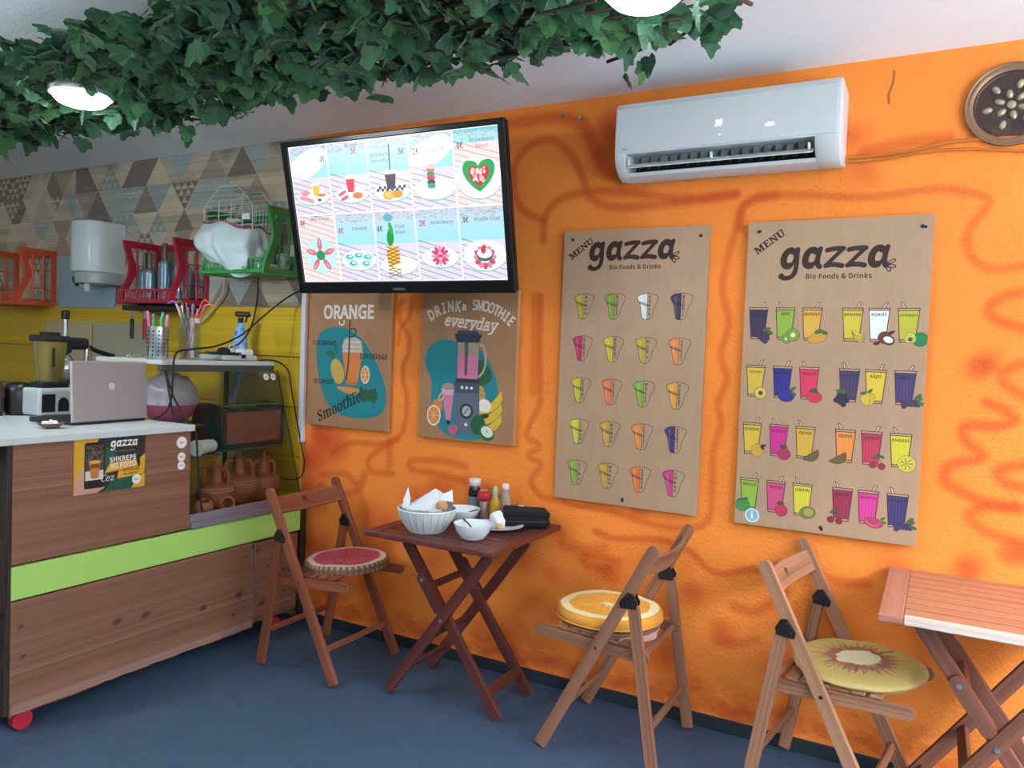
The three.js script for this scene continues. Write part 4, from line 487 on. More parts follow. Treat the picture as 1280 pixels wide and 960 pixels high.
// ------------------------------------------------------------------ television on a wall arm
const tvMap = canvasTex(1280, 760, (x, w, h) => {
  x.fillStyle = '#f4f6f8'; x.fillRect(0, 0, w, h); const r = rng(61), cw = w / 5, ch = h / 2;
  const price = ['4€', '3€', '3€', '2€', '4€', '4€', '4€', '4€', '2€', '3€'], head = ['', 'Mango', 'Blueberry|Smoothie', 'Fruit Cup', 'Strawberry|Heart', 'Melon Star', 'Coconut', 'Fruit|Bowl', 'Strawberry', 'Waffle Fruit'];
  for (let k = 0; k < 10; k++) {
    const i = k % 5, j = k / 5 | 0, x0 = i * cw + 4, y0 = j * ch + 4, W = cw - 8, Hh = ch - 8; x.save(); x.beginPath(); x.rect(x0, y0, W, Hh); x.clip(); x.translate(x0, y0);
    const warm = k === 4 || k === 5; x.fillStyle = warm ? '#f0c4c4' : '#c6c0d0'; x.fillRect(0, 0, W, Hh); const hz = warm ? Hh * (k === 4 ? 0.18 : 0.02) : Hh * 0.46;
    const g = x.createLinearGradient(0, 0, 0, hz); g.addColorStop(0, k === 4 ? '#3fb8c4' : '#b9bccb'); g.addColorStop(0.3, '#a8c8d4'); g.addColorStop(1, '#8fd0dc'); x.fillStyle = g; x.fillRect(0, 0, W, hz);
    if (k === 0 || k === 3) { x.fillStyle = 'rgba(255,255,255,.75)'; x.beginPath(); x.ellipse(W * 0.45, Hh * 0.26, W * 0.6, Hh * 0.18, -0.4, 0, 7); x.fill(); }
    for (let q = 0; q < 50; q++) { x.fillStyle = `rgba(${90 + 80 * r() | 0},${80 + 60 * r() | 0},${90 + 60 * r() | 0},.3)`; x.fillRect(r() * W, r() * Hh * 0.12, 8 + 12 * r(), 5); }
    x.strokeStyle = 'rgba(86,50,72,.85)'; x.lineWidth = 3; for (let q = -4; q < 12; q++) { x.beginPath(); x.moveTo(-20, hz + q * 30 - 20); x.lineTo(W + 20, hz + q * 30 + 70); if (hz + q * 30 + 20 > hz - 10) x.stroke(); }
    x.fillStyle = warm ? 'rgba(255,225,220,.28)' : 'rgba(225,225,250,.2)'; x.fillRect(0, hz, W, Hh);
    x.translate(W * 0.52, Hh * 0.72); const sc = W / 248; x.scale(sc, sc);
    const plate = (a, b, y = 10) => { x.fillStyle = '#7fb4b4'; x.beginPath(); x.ellipse(0, y + 7, a, b, 0, 0, 7); x.fill(); x.fillStyle = '#f6fbfa'; x.beginPath(); x.ellipse(0, y, a, b, 0, 0, 7); x.fill(); x.strokeStyle = '#b8d4d2'; x.lineWidth = 3; x.beginPath(); x.ellipse(0, y, a * 0.75, b * 0.7, 0, 0, 7); x.stroke(); };
    const dot = (u, v, a, b, c, q = 0) => { x.fillStyle = c; x.beginPath(); x.ellipse(u, v, a, b, q, 0, 7); x.fill(); };
    const glass = (u, v, a, b, c) => { x.fillStyle = 'rgba(240,245,248,.8)'; x.fillRect(u - a, v - b, 2 * a, b * 0.4); x.fillStyle = c; x.beginPath(); x.moveTo(u - a, v - b * 0.75); x.lineTo(u + a, v - b * 0.75); x.lineTo(u + a * 0.7, v); x.lineTo(u - a * 0.7, v); x.fill(); };
    if (k === 0) { plate(104, 40); glass(24, 6, 24, 78, '#f2b53a'); for (const [u, v] of [[-60, -10], [-74, 12], [-40, 20], [-20, 28], [-44, -20]]) dot(u, v, 24, 12, '#e08a90', 0.3); dot(60, 0, 26, 9, '#c87050'); dot(40, 26, 14, 8, '#555'); }
    if (k === 1) { plate(104, 42); glass(0, -4, 28, 92, '#d42a3c'); x.strokeStyle = '#ddd'; x.lineWidth = 5; x.beginPath(); x.moveTo(0, -96); x.lineTo(0, -170); x.stroke(); for (const [u, v] of [[-60, 0], [-46, 26]]) dot(u, v, 30, 10, '#d85a70', -0.4); dot(40, 16, 34, 18, '#e2763a'); }
    if (k === 2) { plate(108, 46); glass(0, -4, 34, 104, '#3a1024'); x.strokeStyle = '#3a1a28'; x.lineWidth = 7; x.beginPath(); x.moveTo(2, -100); x.lineTo(8, -236); x.stroke(); dot(-22, 26, 34, 26, '#ea9a2a'); dot(34, 22, 32, 22, '#ee8a22'); dot(-22, 24, 24, 17, '#f4b75c'); for (let q = 0; q < 12; q++) dot(-84 + q * 15, q % 2 ? -14 : -2, 9, 9, q > 2 && q < 9 ? '#2c3c6a' : '#28405c'); }
    if (k === 3) { plate(118, 54); x.fillStyle = 'rgba(210,225,225,.9)'; x.fillRect(-40, -90, 52, 108); for (const [v, c] of [[-86, '#e05a6a'], [-64, '#2c8a4a'], [-46, '#c83040'], [-24, '#36404a'], [-6, '#2c9a6a']]) dot(-14, v, 24, 14, c); dot(-10, -104, 26, 14, '#f0b0b8'); }
    if (k === 4) { plate(126, 104, -30); const heart = s => { x.beginPath(); x.moveTo(0, 74 * s); x.bezierCurveTo(-120 * s, 0, -96 * s, -92 * s, -44 * s, -80 * s); x.bezierCurveTo(-14 * s, -78 * s, 0, -58 * s, 0, -46 * s); x.bezierCurveTo(0, -58 * s, 14 * s, -78 * s, 44 * s, -80 * s); x.bezierCurveTo(96 * s, -92 * s, 120 * s, 0, 0, 74 * s); x.fill(); }; x.translate(0, -34); x.fillStyle = '#1f9a4c'; heart(1.02); x.fillStyle = '#b8303a'; heart(0.66); for (let q = 0; q < 34; q++) dot((r() - 0.5) * 80, -42 + r() * 66, 6, 9, q % 2 ? '#e89aa0' : '#f0d8d4', r() * 3); }
    if (k === 5) { x.translate(0, -44); x.fillStyle = '#aee0e0'; x.beginPath(); x.arc(0, 0, 102, 0, 7); x.fill(); x.strokeStyle = '#8cc8c8'; x.lineWidth = 4; x.stroke(); for (let q = 0; q < 5; q++) { x.save(); x.rotate(q * 1.2566 - Math.PI / 2); dot(64, 0, 36, 16, '#d8566a'); dot(72, 0, 20, 6, '#eaa0a8'); x.restore(); } dot(0, 0, 30, 28, '#1f8a4a'); }
    if (k === 6) { plate(112, 54, -10); for (const [u, v] of [[-60, -26], [0, -34], [60, -24], [-40, 10], [44, 12]]) { dot(u, v, 32, 20, '#9adcdc'); dot(u, v - 4, 22, 12, '#4f9aa8'); dot(u + 4, v - 6, 12, 6, '#d6f2f0'); } }
    if (k === 7) { plate(112, 50, 22); dot(-30, -20, 40, 66, '#d9b24a'); x.strokeStyle = '#7a4a1c'; x.lineWidth = 4; for (let q = 0; q < 8; q++) { x.beginPath(); x.moveTo(-70, -80 + q * 20); x.lineTo(10, -50 + q * 20); x.stroke(); x.beginPath(); x.moveTo(10, -80 + q * 20); x.lineTo(-70, -50 + q * 20); x.stroke(); } dot(-38, -130, 22, 46, '#1f8a3c', 0.1); dot(-30, -176, 12, 36, '#2c9a4a', -0.2); dot(-42, -236, 30, 20, '#5aa0b0'); dot(20, 28, 60, 14, '#f0e8d0'); dot(54, 0, 26, 16, '#f2e6c4', -0.7); }
    if (k === 8) { plate(106, 52, -14); for (let q = 0; q < 12; q++) { x.save(); x.translate(0, -22); x.rotate(q * 0.5236); dot(36, 0, 20, 9, q % 3 ? '#c83a6a' : '#e58aa8'); x.restore(); } dot(0, -22, 18, 12, '#d84a5a'); }
    if (k === 9) { plate(118, 78, -20); for (let q = 0; q < 12; q++) { x.save(); x.translate(0, -10); x.rotate(q * 0.5236); dot(46, 0, 18, 14, q % 2 ? '#b84a6a' : '#d87a8a'); x.restore(); } dot(0, -18, 44, 30, '#2c6a5a'); dot(0, -30, 42, 26, '#e8eef0'); dot(-6, -46, 14, 18, '#c8303a'); }
    x.restore(); x.save(); x.translate(x0, y0); const c = '#5a2740'; ink(x, price[k], [0.88, 0.68, 0.84, 0.16, 0.14, 0.12, 0.12, 0.12, 0.16, 0.14][k] * W, Hh * [0.2, 0.13, 0.2, 0.22, 0.2, 0.1, 0.24, 0.24, 0.19, 0.17][k], 44, k % 5 === 1 || k === 8 ? '#a02a50' : c, { font: 'serif', stretch: 0.8, bold: 'bold' });
    head[k].split('|').forEach((s, q) => ink(x, s, W * (k === 2 ? 0.3 : 0.62), Hh * ([0.2, 0.05, 0.22, 0.22, 0.15, 0.05, 0.22, 0.22, 0.19, 0.17][k] + q * 0.08), 25, 'rgba(70,50,80,.85)', { font: 'serif', bold: 'italic' })); x.restore();
  }
});
{
  const t = thing('television', 'large flat black television showing a priced food menu, tilted forward on wall', 'television', [-2.018, 2.018, 0.461]); t.rotation.set(13.4 * R, 2.4 * R, 0, 'YXZ');
  const W = 1.1, Hh = 0.66, bz = 0.03, sw = 1.036, sh = 0.585, sy = 0.014;
  part('back_shell', [at(box(W - 0.01, Hh - 0.01, 0.03, 0.008), 0, 0, -0.021), at(box(W * 0.6, Hh * 0.62, 0.05, 0.02), 0, -0.02, -0.05)], M.black, t);
  const o = new THREE.Shape(); const rr = (s, w, h, r, y0 = 0) => { s.moveTo(-w / 2 + r, y0 - h / 2); s.lineTo(w / 2 - r, y0 - h / 2); s.quadraticCurveTo(w / 2, y0 - h / 2, w / 2, y0 - h / 2 + r); s.lineTo(w / 2, y0 + h / 2 - r); s.quadraticCurveTo(w / 2, y0 + h / 2, w / 2 - r, y0 + h / 2); s.lineTo(-w / 2 + r, y0 + h / 2); s.quadraticCurveTo(-w / 2, y0 + h / 2, -w / 2, y0 + h / 2 - r); s.lineTo(-w / 2, y0 - h / 2 + r); s.quadraticCurveTo(-w / 2, y0 - h / 2, -w / 2 + r, y0 - h / 2); };
  rr(o, W, Hh, 0.008); const hole = new THREE.Path(); rr(hole, sw, sh, 0.002, sy); o.holes.push(hole);
  part('bezel', extrude(o, 0.02, 0.004).translate(0, 0, -0.008), plain('#0c0d12', { roughness: 0.18 }), t);
  const sg = new THREE.PlaneGeometry(sw, sh).translate(0, sy, 0.0); part('screen', sg, std({ color: 0x060608, roughness: 0.3, emissive: 0xffffff, emissiveMap: tvMap, emissiveIntensity: SCREEN }), t);
  const lg = canvasTex(256, 48, (x, w, h) => { x.fillStyle = '#0c0d12'; x.fillRect(0, 0, w, h); ink(x, 'SAMSUNG', w / 2, h / 2, 34, '#8d939c', { bold: 'bold', stretch: 1.1 }); });
  part('lettering', new THREE.PlaneGeometry(0.075, 0.014).translate(0, -Hh / 2 + 0.018, 0.0124), std({ map: lg, roughness: 0.4 }), t);
  const arm = part('wall_arm', [bar([0, 0, -0.07], [0, -0.05, -0.25], 0.05, 0.03, V(1, 0, 0)), bar([0, -0.05, -0.25], [0.02, -0.12, -0.42], 0.05, 0.03, V(1, 0, 0)), at(box(0.3, 0.3, 0.012, 0.003), 0, 0, -0.075)], M.black, t);
  solo('television_bracket', [at(box(0.24, 0.22, 0.02, 0.003), 0, 0, 0.01), at(box(0.05, 0.06, 0.05, 0.004), 0, 0, 0.04)], M.black, 'black steel wall plate that holds the television arm', 'bracket', [-2.0, 1.985, 0]);
}

// ------------------------------------------------------------------ split air conditioner
{
  const W = 0.815, t = thing('air_conditioner', 'white wall-mounted split air conditioner with open louvre and lit digits', 'air conditioner', [-1.146, 2.156, 0.002]);
  const outer = [[0, 0.018], [0, 0.282], [0.168, 0.287], [0.192, 0.281], [0.204, 0.262], [0.207, 0.18], [0.204, 0.085], [0.197, 0.06], [0.18, 0.034], [0.15, 0.012], [0.11, 0.0]];
  const notch = [[0, 0.018], [0, 0.282], [0.168, 0.287], [0.192, 0.281], [0.204, 0.262], [0.207, 0.18], [0.204, 0.086], [0.11, 0.092], [0.06, 0.05], [0.10, 0.012], [0.158, 0.024], [0.15, 0.012], [0.11, 0.0]];
  const sec = (pts, x0, x1, b) => mapUV(toCreasedNormals(extrude(poly(pts.map(p => [-p[0], p[1]])), x1 - x0, b).rotateY(Math.PI / 2), 0.6).translate(x0, 0, 0), 'x');
  part('body', [sec(outer, 0, 0.044, 0.004), sec(notch, 0.042, W - 0.08, 0), sec(outer, W - 0.082, W, 0.006)], plain('#c6cbcb', { roughness: 0.4 }), t);
  const fp = poly([[-0.2045, 0.262], [-0.2075, 0.18], [-0.2045, 0.092], [-0.2085, 0.092], [-0.2115, 0.18], [-0.2085, 0.258]]);
  part('front_panel', extrude(fp, W - 0.02, 0).rotateY(Math.PI / 2).translate(0.006, 0, 0), plain('#c6cccd', { roughness: 0.42 }), t);
  part('air_slot', at(box(W - 0.13, 0.07, 0.006, 0.001), 0.042 + (W - 0.124) / 2, 0.058, 0.075), plain('#1d2326', { roughness: 0.9 }), t);
  part('louvre', bar([0.05, 0.046, 0.176], [W - 0.088, 0.046, 0.176], 0.004, 0.052, V(0, -0.45, 0.9), 0.0015), plain('#cfd6d4', { roughness: 0.4 }), t);
  for (let i = 0; i < 17; i++) part('vane', box(0.003, 0.045, 0.04, 0.001, 'y').rotateY(0.5).translate(0.075 + i * 0.039, 0.066, 0.118), plain('#4a5356', { roughness: 0.6 }), t);
  for (const u of [0.055, 0.375, 0.715]) part('louvre_clip', at(box(0.008, 0.022, 0.014, 0.002), u, 0.058, 0.19), M.offwhite, t);
  const dm = canvasTex(256, 128, (x, w, h) => { x.fillStyle = '#000'; x.fillRect(0, 0, w, h); x.lineCap = 'round'; x.strokeStyle = '#fff'; x.lineWidth = 15; ink(x, '30', w / 2, h / 2, 124, '#fff', { bold: 'bold italic', stretch: 0.9 }); });
  const dm2 = canvasTex(256, 128, (x, w, h) => { x.fillStyle = '#000'; x.fillRect(0, 0, w, h); ink(x, 'OK', w / 2, h / 2, 92, '#fff', { bold: 'bold italic', stretch: 1.1 }); x.fillStyle = '#fff'; x.fillRect(40, 52, 176, 30); });
  const digits = (m, w, h, u, v) => part('digit_display', new THREE.PlaneGeometry(w, h).translate(u, v, 0.2126), std({ color: 0x000000, emissive: 0xffffff, emissiveMap: m, alphaMap: m, transparent: true, emissiveIntensity: 2.2, roughness: 0.3 }), t);
  digits(dm, 0.056, 0.032, 0.4, 0.166); digits(dm2, 0.044, 0.024, 0.583, 0.142);
  part('indicator_light', new THREE.CircleGeometry(0.0032, 16).translate(0.408, 0.123, 0.2128), std({ color: 0, emissive: 0xffffff, emissiveIntensity: 1.6 }), t);
  const bm = canvasTex(128, 32, (x, w, h) => { x.fillStyle = '#c6cccd'; x.fillRect(0, 0, w, h); ink(x, 'VIVAX', w / 2, h / 2, 30, '#3a4246', { bold: 'bold', stretch: 1.1 }); });
  part('lettering', new THREE.PlaneGeometry(0.03, 0.008).translate(0.042, 0.104, 0.2105), std({ map: bm, roughness: 0.4 }), t);
}
// orange-painted cables, screws and nails on the wall
const cableOrange = plain('#c9742c', { roughness: 0.6 });
solo('wall_cable', tube([[-0.335, 2.205, 0.02], [-0.25, 2.207, 0.012], [-0.12, 2.213, 0.012], [-0.06, 2.224, 0.012], [0.02, 2.232, 0.012], [0.3, 2.225, 0.012], [0.6, 2.225, 0.012]], 0.0055), cableOrange, 'upper orange-painted cable running right from the air conditioner', 'cable');
solo('wall_cable', tube([[-0.335, 2.192, 0.02], [-0.22, 2.192, 0.010], [-0.08, 2.206, 0.010], [0.05, 2.203, 0.010], [0.3, 2.172, 0.010], [0.6, 2.172, 0.010]], 0.005), cableOrange, 'lower orange-painted cable running right from the air conditioner', 'cable');
for (const [u, v, l] of [[-1.385, 2.468, 'small screw in the wall between television and air conditioner'], [-1.475, 2.488, 'tiny nail head under the ceiling, above the television side']]) solo('wall_screw', [rod([0, 0, 0], [0, 0, 0.02], 0.004, 10), new THREE.CylinderGeometry(0.009, 0.009, 0.006, 12).rotateX(Math.PI / 2).translate(0, 0, 0.021)], M.steel, l, 'screw', [u, v, 0]);

// ------------------------------------------------------------------ embossed copper plate
{
  const r = 0.137, t = thing('copper_plate', 'round embossed copper wall plate with raised pale petals', 'plate', [0.168, 2.338, 0.004]); const rg = rng(71);
  const pm = canvasTex(512, 512, (x, w, h) => { x.fillStyle = 'rgb(74,54,48)'; x.fillRect(0, 0, w, h); for (let i = 0; i < 900; i++) { const c = [[96, 62, 52], [52, 46, 56], [120, 84, 62], [66, 70, 72]][rg() * 4 | 0]; x.fillStyle = css(c, 0.25); const s = 3 + rg() * 22; x.beginPath(); x.ellipse(rg() * w, rg() * h, s, s * 0.6, rg() * 3, 0, 7); x.fill(); } });
  const mt = std({ map: pm, metalness: 0.55, roughness: 0.45 }), rim = std({ color: new THREE.Color('#8a6a50'), metalness: 0.5, roughness: 0.42 });
  const g = lathe([[0, 0.004], [r * 0.72, 0.004], [r * 0.76, 0.007], [r * 0.8, 0.012], [r * 0.8, 0.001], [0, 0]], 72).rotateX(Math.PI / 2); part('dish', mapUV(g, 'x'), mt, t);
  part('rim', lathe([[r * 0.78, 0.002], [r * 0.8, 0.013], [r * 0.9, 0.016], [r * 0.93, 0.012], [r * 0.95, 0.017], [r * 0.99, 0.018], [r, 0.014], [r * 0.985, 0.0], [r * 0.78, 0.002]], 72).rotateX(Math.PI / 2), rim, t);
  const pale = std({ color: new THREE.Color('#a39a80'), metalness: 0.35, roughness: 0.4 });
  for (let i = 0; i < 12; i++) { const a = i / 12 * Math.PI * 2 + 0.2, d = r * (i % 2 ? 0.26 : 0.5); part('petal', new THREE.SphereGeometry(1, 16, 10).scale(r * 0.115, r * 0.075, 0.009).rotateZ(a).translate(d * Math.cos(a), d * Math.sin(a), 0.006), pale, t); }
  part('boss', new THREE.SphereGeometry(r * 0.1, 18, 10).scale(1, 1, 0.4).translate(0, 0, 0.006), pale, t);
}

// ------------------------------------------------------------------ round ceiling lamps
const LX = [-3.07, -0.73, 1.61], LZ = [1.15, 1.08, 1.08];
LX.forEach((x, i) => {
  const t = thing('ceiling_lamp', ['round white ceiling lamp glowing among ivy at the left', 'round white ceiling lamp at the right end of the ivy', 'round white ceiling lamp beyond the right edge of the view'][i], 'lamp', [x, 2.425, LZ[i]]);
  part('housing', lathe([[0, 0.115], [0.06, 0.115], [0.06, 0.03], [0.118, 0.022], [0.12, 0.0], [0.108, -0.004], [0.104, 0.008], [0, 0.01]], 48), M.white, t);
  part('lamp_diffuser', lathe([[0.104, 0.002], [0.1, -0.016], [0.082, -0.032], [0.05, -0.042], [0, -0.046]], 48), std({ color: 0xffffff, roughness: 0.5, emissive: new THREE.Color(0.86, 0.96, 1.0), emissiveIntensity: 13 }), t);
  const l = new THREE.SpotLight(new THREE.Color(0.88, 0.96, 1.0), LAMP, 0, 77 * R, 0.4, 2); l.position.set(x, 2.39, LZ[i]); l.target.position.set(x, 0, LZ[i]); scene.add(l.target); l.castShadow = true; l.shadow.radius = 1.6; scene.add(l); l.name = 'ceiling_lamp_light';
});

{ // opal globe over the staff side, outside the view: it lights the ceiling and the counter's left end
  const t = thing('globe_lamp', 'opal globe pendant lamp above the staff side of the counter', 'lamp', [-3.45, 2.0, 2.75]);
  part('rod', rod([0, 0.1, 0], [0, 0.55, 0], 0.008, 12), M.white, t);
  part('lamp_globe', new THREE.SphereGeometry(0.1, 32, 20), std({ color: 0xffffff, roughness: 0.5, emissive: new THREE.Color(0.84, 0.95, 1.0), emissiveIntensity: 6 }), t);
  const l = new THREE.PointLight(new THREE.Color(0.84, 0.95, 1.0), GLOBE, 0, 2); l.position.set(-3.45, 2.0, 2.75); l.castShadow = true; l.shadow.radius = 4; l.name = 'globe_lamp_light'; scene.add(l);
}

// ------------------------------------------------------------------ artificial ivy on a willow trellis under the ceiling
{
  const t = thing('ivy_trellis', 'long band of artificial ivy on brown willow trellis under the ceiling', 'ivy'); const r = rng(81);
  const x0 = -4.9, x1 = -0.56, z0 = 0.8, z1 = 1.5, y = 2.475; const stickMats = ['#4a2c26', '#583630', '#3d2824'].map(c => plain(c, { roughness: 0.8 }));
  const stick = (p, q, rr) => part('stick', rod(p, q, rr, 6), stickMats[r() * 3 | 0], t);
  for (let i = 0; i < 9; i++) { const z = z0 + 0.03 + i * 0.072, cut = 0.05 + r() * 0.2; let a = x0; while (a < x1 - cut - 0.2) { const b = Math.min(a + 1.0 + r() * 0.8, x1 - cut + (i % 4 === 0 ? 0.18 : 0)); stick([a, y + (r() - 0.5) * 0.02, z + (r() - 0.5) * 0.02], [b, y + (r() - 0.5) * 0.02, z + (r() - 0.5) * 0.02], 0.0045); stick([a, y - 0.03 - 0.02 * r(), z + 0.012], [b - 0.1, y - 0.03 - 0.025 * r(), z + 0.03], 0.004); a = b + 0.01; } }
  for (let i = 0; i < 26; i++) { const x = x0 + 0.1 + i * 0.16; if (LX.some((q, k) => Math.abs(q - x) < 0.14)) continue; stick([x, y + 0.012, z0 - 0.02 - r() * 0.05], [x + 0.1 * (i % 2 ? 1 : -1), y + 0.012, z1 - 0.06], 0.0045); }
  for (const [p, q] of [[[-1.02, 2.44, 0.62], [-0.87, 2.45, 0.66]], [[-0.5, 2.44, 0.85], [-0.62, 2.47, 1.0]], [[-0.78, 2.43, 0.7], [-0.66, 2.44, 0.8]], [[-2.75, 2.42, 0.72], [-2.68, 2.47, 0.9]], [[-1.35, 2.42, 0.74], [-1.3, 2.46, 0.84]]]) stick(p, q, 0.006);
  for (const [hx, hz] of [[-4.2, 1.0], [-4.2, 1.4], [-2.2, 0.95], [-2.2, 1.45], [-0.95, 1.0], [-0.95, 1.4]]) part('hanger', rod([hx, y, hz], [hx, H, hz], 0.003, 6), M.black, t);
  // ivy leaves: five lobes, folded a little along the midrib
  const half = [[0, 0], [0.18, -0.1], [0.4, -0.04], [0.52, 0.14], [0.45, 0.25], [0.5, 0.38], [0.5, 0.52], [0.35, 0.58], [0.27, 0.68], [0.15, 0.9], [0, 1.02]];
  const leafGeos = [0, 1, 2, 3].map(k => {
    const pos = [], n = half.length; const rr = rng(900 + k), w = 0.9 + 0.22 * k / 3, put = (x, z) => { const y2 = -0.16 * Math.abs(x) - 0.2 * (z - 0.3) ** 2 + 0.06 * Math.sin(7 * z + 9 * Math.abs(x) + k); return [x, y2, z - 0.3]; };
    for (const s of [-1, 1]) { const h = half.map(p => [s * p[0] * w * (0.92 + rr() * 0.2), p[1] * (0.95 + rr() * 0.1)]); const mid = [[0, 0.0], [0, 0.34], [0, 0.68], [0, 1.06]], tri = (a, b, c) => pos.push(...(s > 0 ? [a, b, c] : [a, c, b]).flatMap(p => put(...p))); for (let i = 0; i < n - 1; i++) { const m = mid[i < 4 ? 0 : i < 8 ? 1 : 2], m2 = mid[i === 3 ? 1 : i === 7 ? 2 : i < 4 ? 0 : i < 8 ? 1 : 2]; tri(m, h[i], h[i + 1]); if (m2 !== m) tri(m, h[i + 1], m2); } }
    const g = new THREE.BufferGeometry(); g.setAttribute('position', new THREE.Float32BufferAttribute(pos, 3)); g.setAttribute('uv', new THREE.Float32BufferAttribute(new Float32Array(pos.length / 3 * 2), 2)); g.computeVertexNormals(); return g;
  });
  const leafMats = ['#2f6644', '#376f4a', '#295a3c', '#43794c', '#3a7038'].map(c => new THREE.MeshPhysicalMaterial({ color: new THREE.Color(c), roughness: 0.8, side: THREE.DoubleSide, transmission: 0.3, thickness: 0 }));
  const spots = []; const eye = camera.position;
  for (let i = 0; i < 2300; i++) {
    const u = r(), edge = 0.05 * noise(u * 40, 3) + 0.03 * noise(u * 110, 8); const x = x0 + (x1 - x0) * u, z = z0 - 0.02 + edge + (z1 - z0 + 0.04) * r();
    const hang = r() < 0.12 ? 0.07 * r() : 0; const yy = y + 0.012 - r() * 0.075 - hang; const s = 0.058 + 0.044 * r();
    if (LX.some((q, k) => Math.hypot(x - q, z - LZ[k] - 0.02) < 0.185) && r() < 0.99) continue;
    const q = new THREE.Quaternion().setFromEuler(new THREE.Euler(0.25 + (r() - 0.4) * 1.6, r() * Math.PI * 2, (r() - 0.5) * 1.3, 'YXZ')); spots.push({ p: V(x, yy, z), q, s, g: r() * 4 | 0, m: r() * 5 | 0 });
  }
  for (const [x, yy, z] of [[-0.93, 2.43, 0.66], [-0.9, 2.4, 0.6], [-0.87, 2.41, 0.63], [-0.95, 2.38, 0.6], [-0.62, 2.43, 0.78], [-0.64, 2.4, 0.74], [-0.6, 2.41, 0.8], [-0.66, 2.42, 0.82], [-0.8, 2.43, 0.78], [-2.98, 2.39, 0.72], [-3.0, 2.37, 0.7], [-2.93, 2.375, 1.03], [-2.88, 2.38, 1.0], [-2.84, 2.385, 1.06], [-2.9, 2.38, 0.95], [-2.98, 2.37, 0.98], [-3.12, 2.385, 0.98], [-3.2, 2.38, 1.06], [-0.62, 2.385, 0.98], [-0.78, 2.38, 0.93]]) spots.push({ p: V(x, yy, z), q: new THREE.Quaternion().setFromEuler(new THREE.Euler(1.0 + r(), r() * 6, r() - 0.5, 'YXZ')), s: 0.07, g: r() * 4 | 0, m: r() * 5 | 0 });
  const d = s => s.p.distanceTo(eye) * (s.p.x < -4.1 || (s.p.z > 1.5 && s.p.x > -1.9) || s.p.y > 2.47 ? 3 : 1); spots.sort((a, b) => d(a) - d(b));
  spots.slice(0, 300).forEach(s => { const l = part('leaf', leafGeos[s.g], leafMats[s.m], t); l.position.copy(s.p); l.quaternion.copy(s.q); l.scale.setScalar(s.s); });
  const rest = spots.slice(300), im = new THREE.InstancedMesh(leafGeos[1], new THREE.MeshPhysicalMaterial({ color: 0xffffff, roughness: 0.8, side: THREE.DoubleSide, transmission: 0.3, thickness: 0 }), rest.length); im.name = 'leaves'; im.userData.kind = 'stuff'; im.castShadow = im.receiveShadow = true;
  rest.forEach((s, i) => { im.setMatrixAt(i, new THREE.Matrix4().compose(s.p, s.q, V(s.s, s.s, s.s))); im.setColorAt(i, leafMats[s.m].color); }); t.add(im);
}

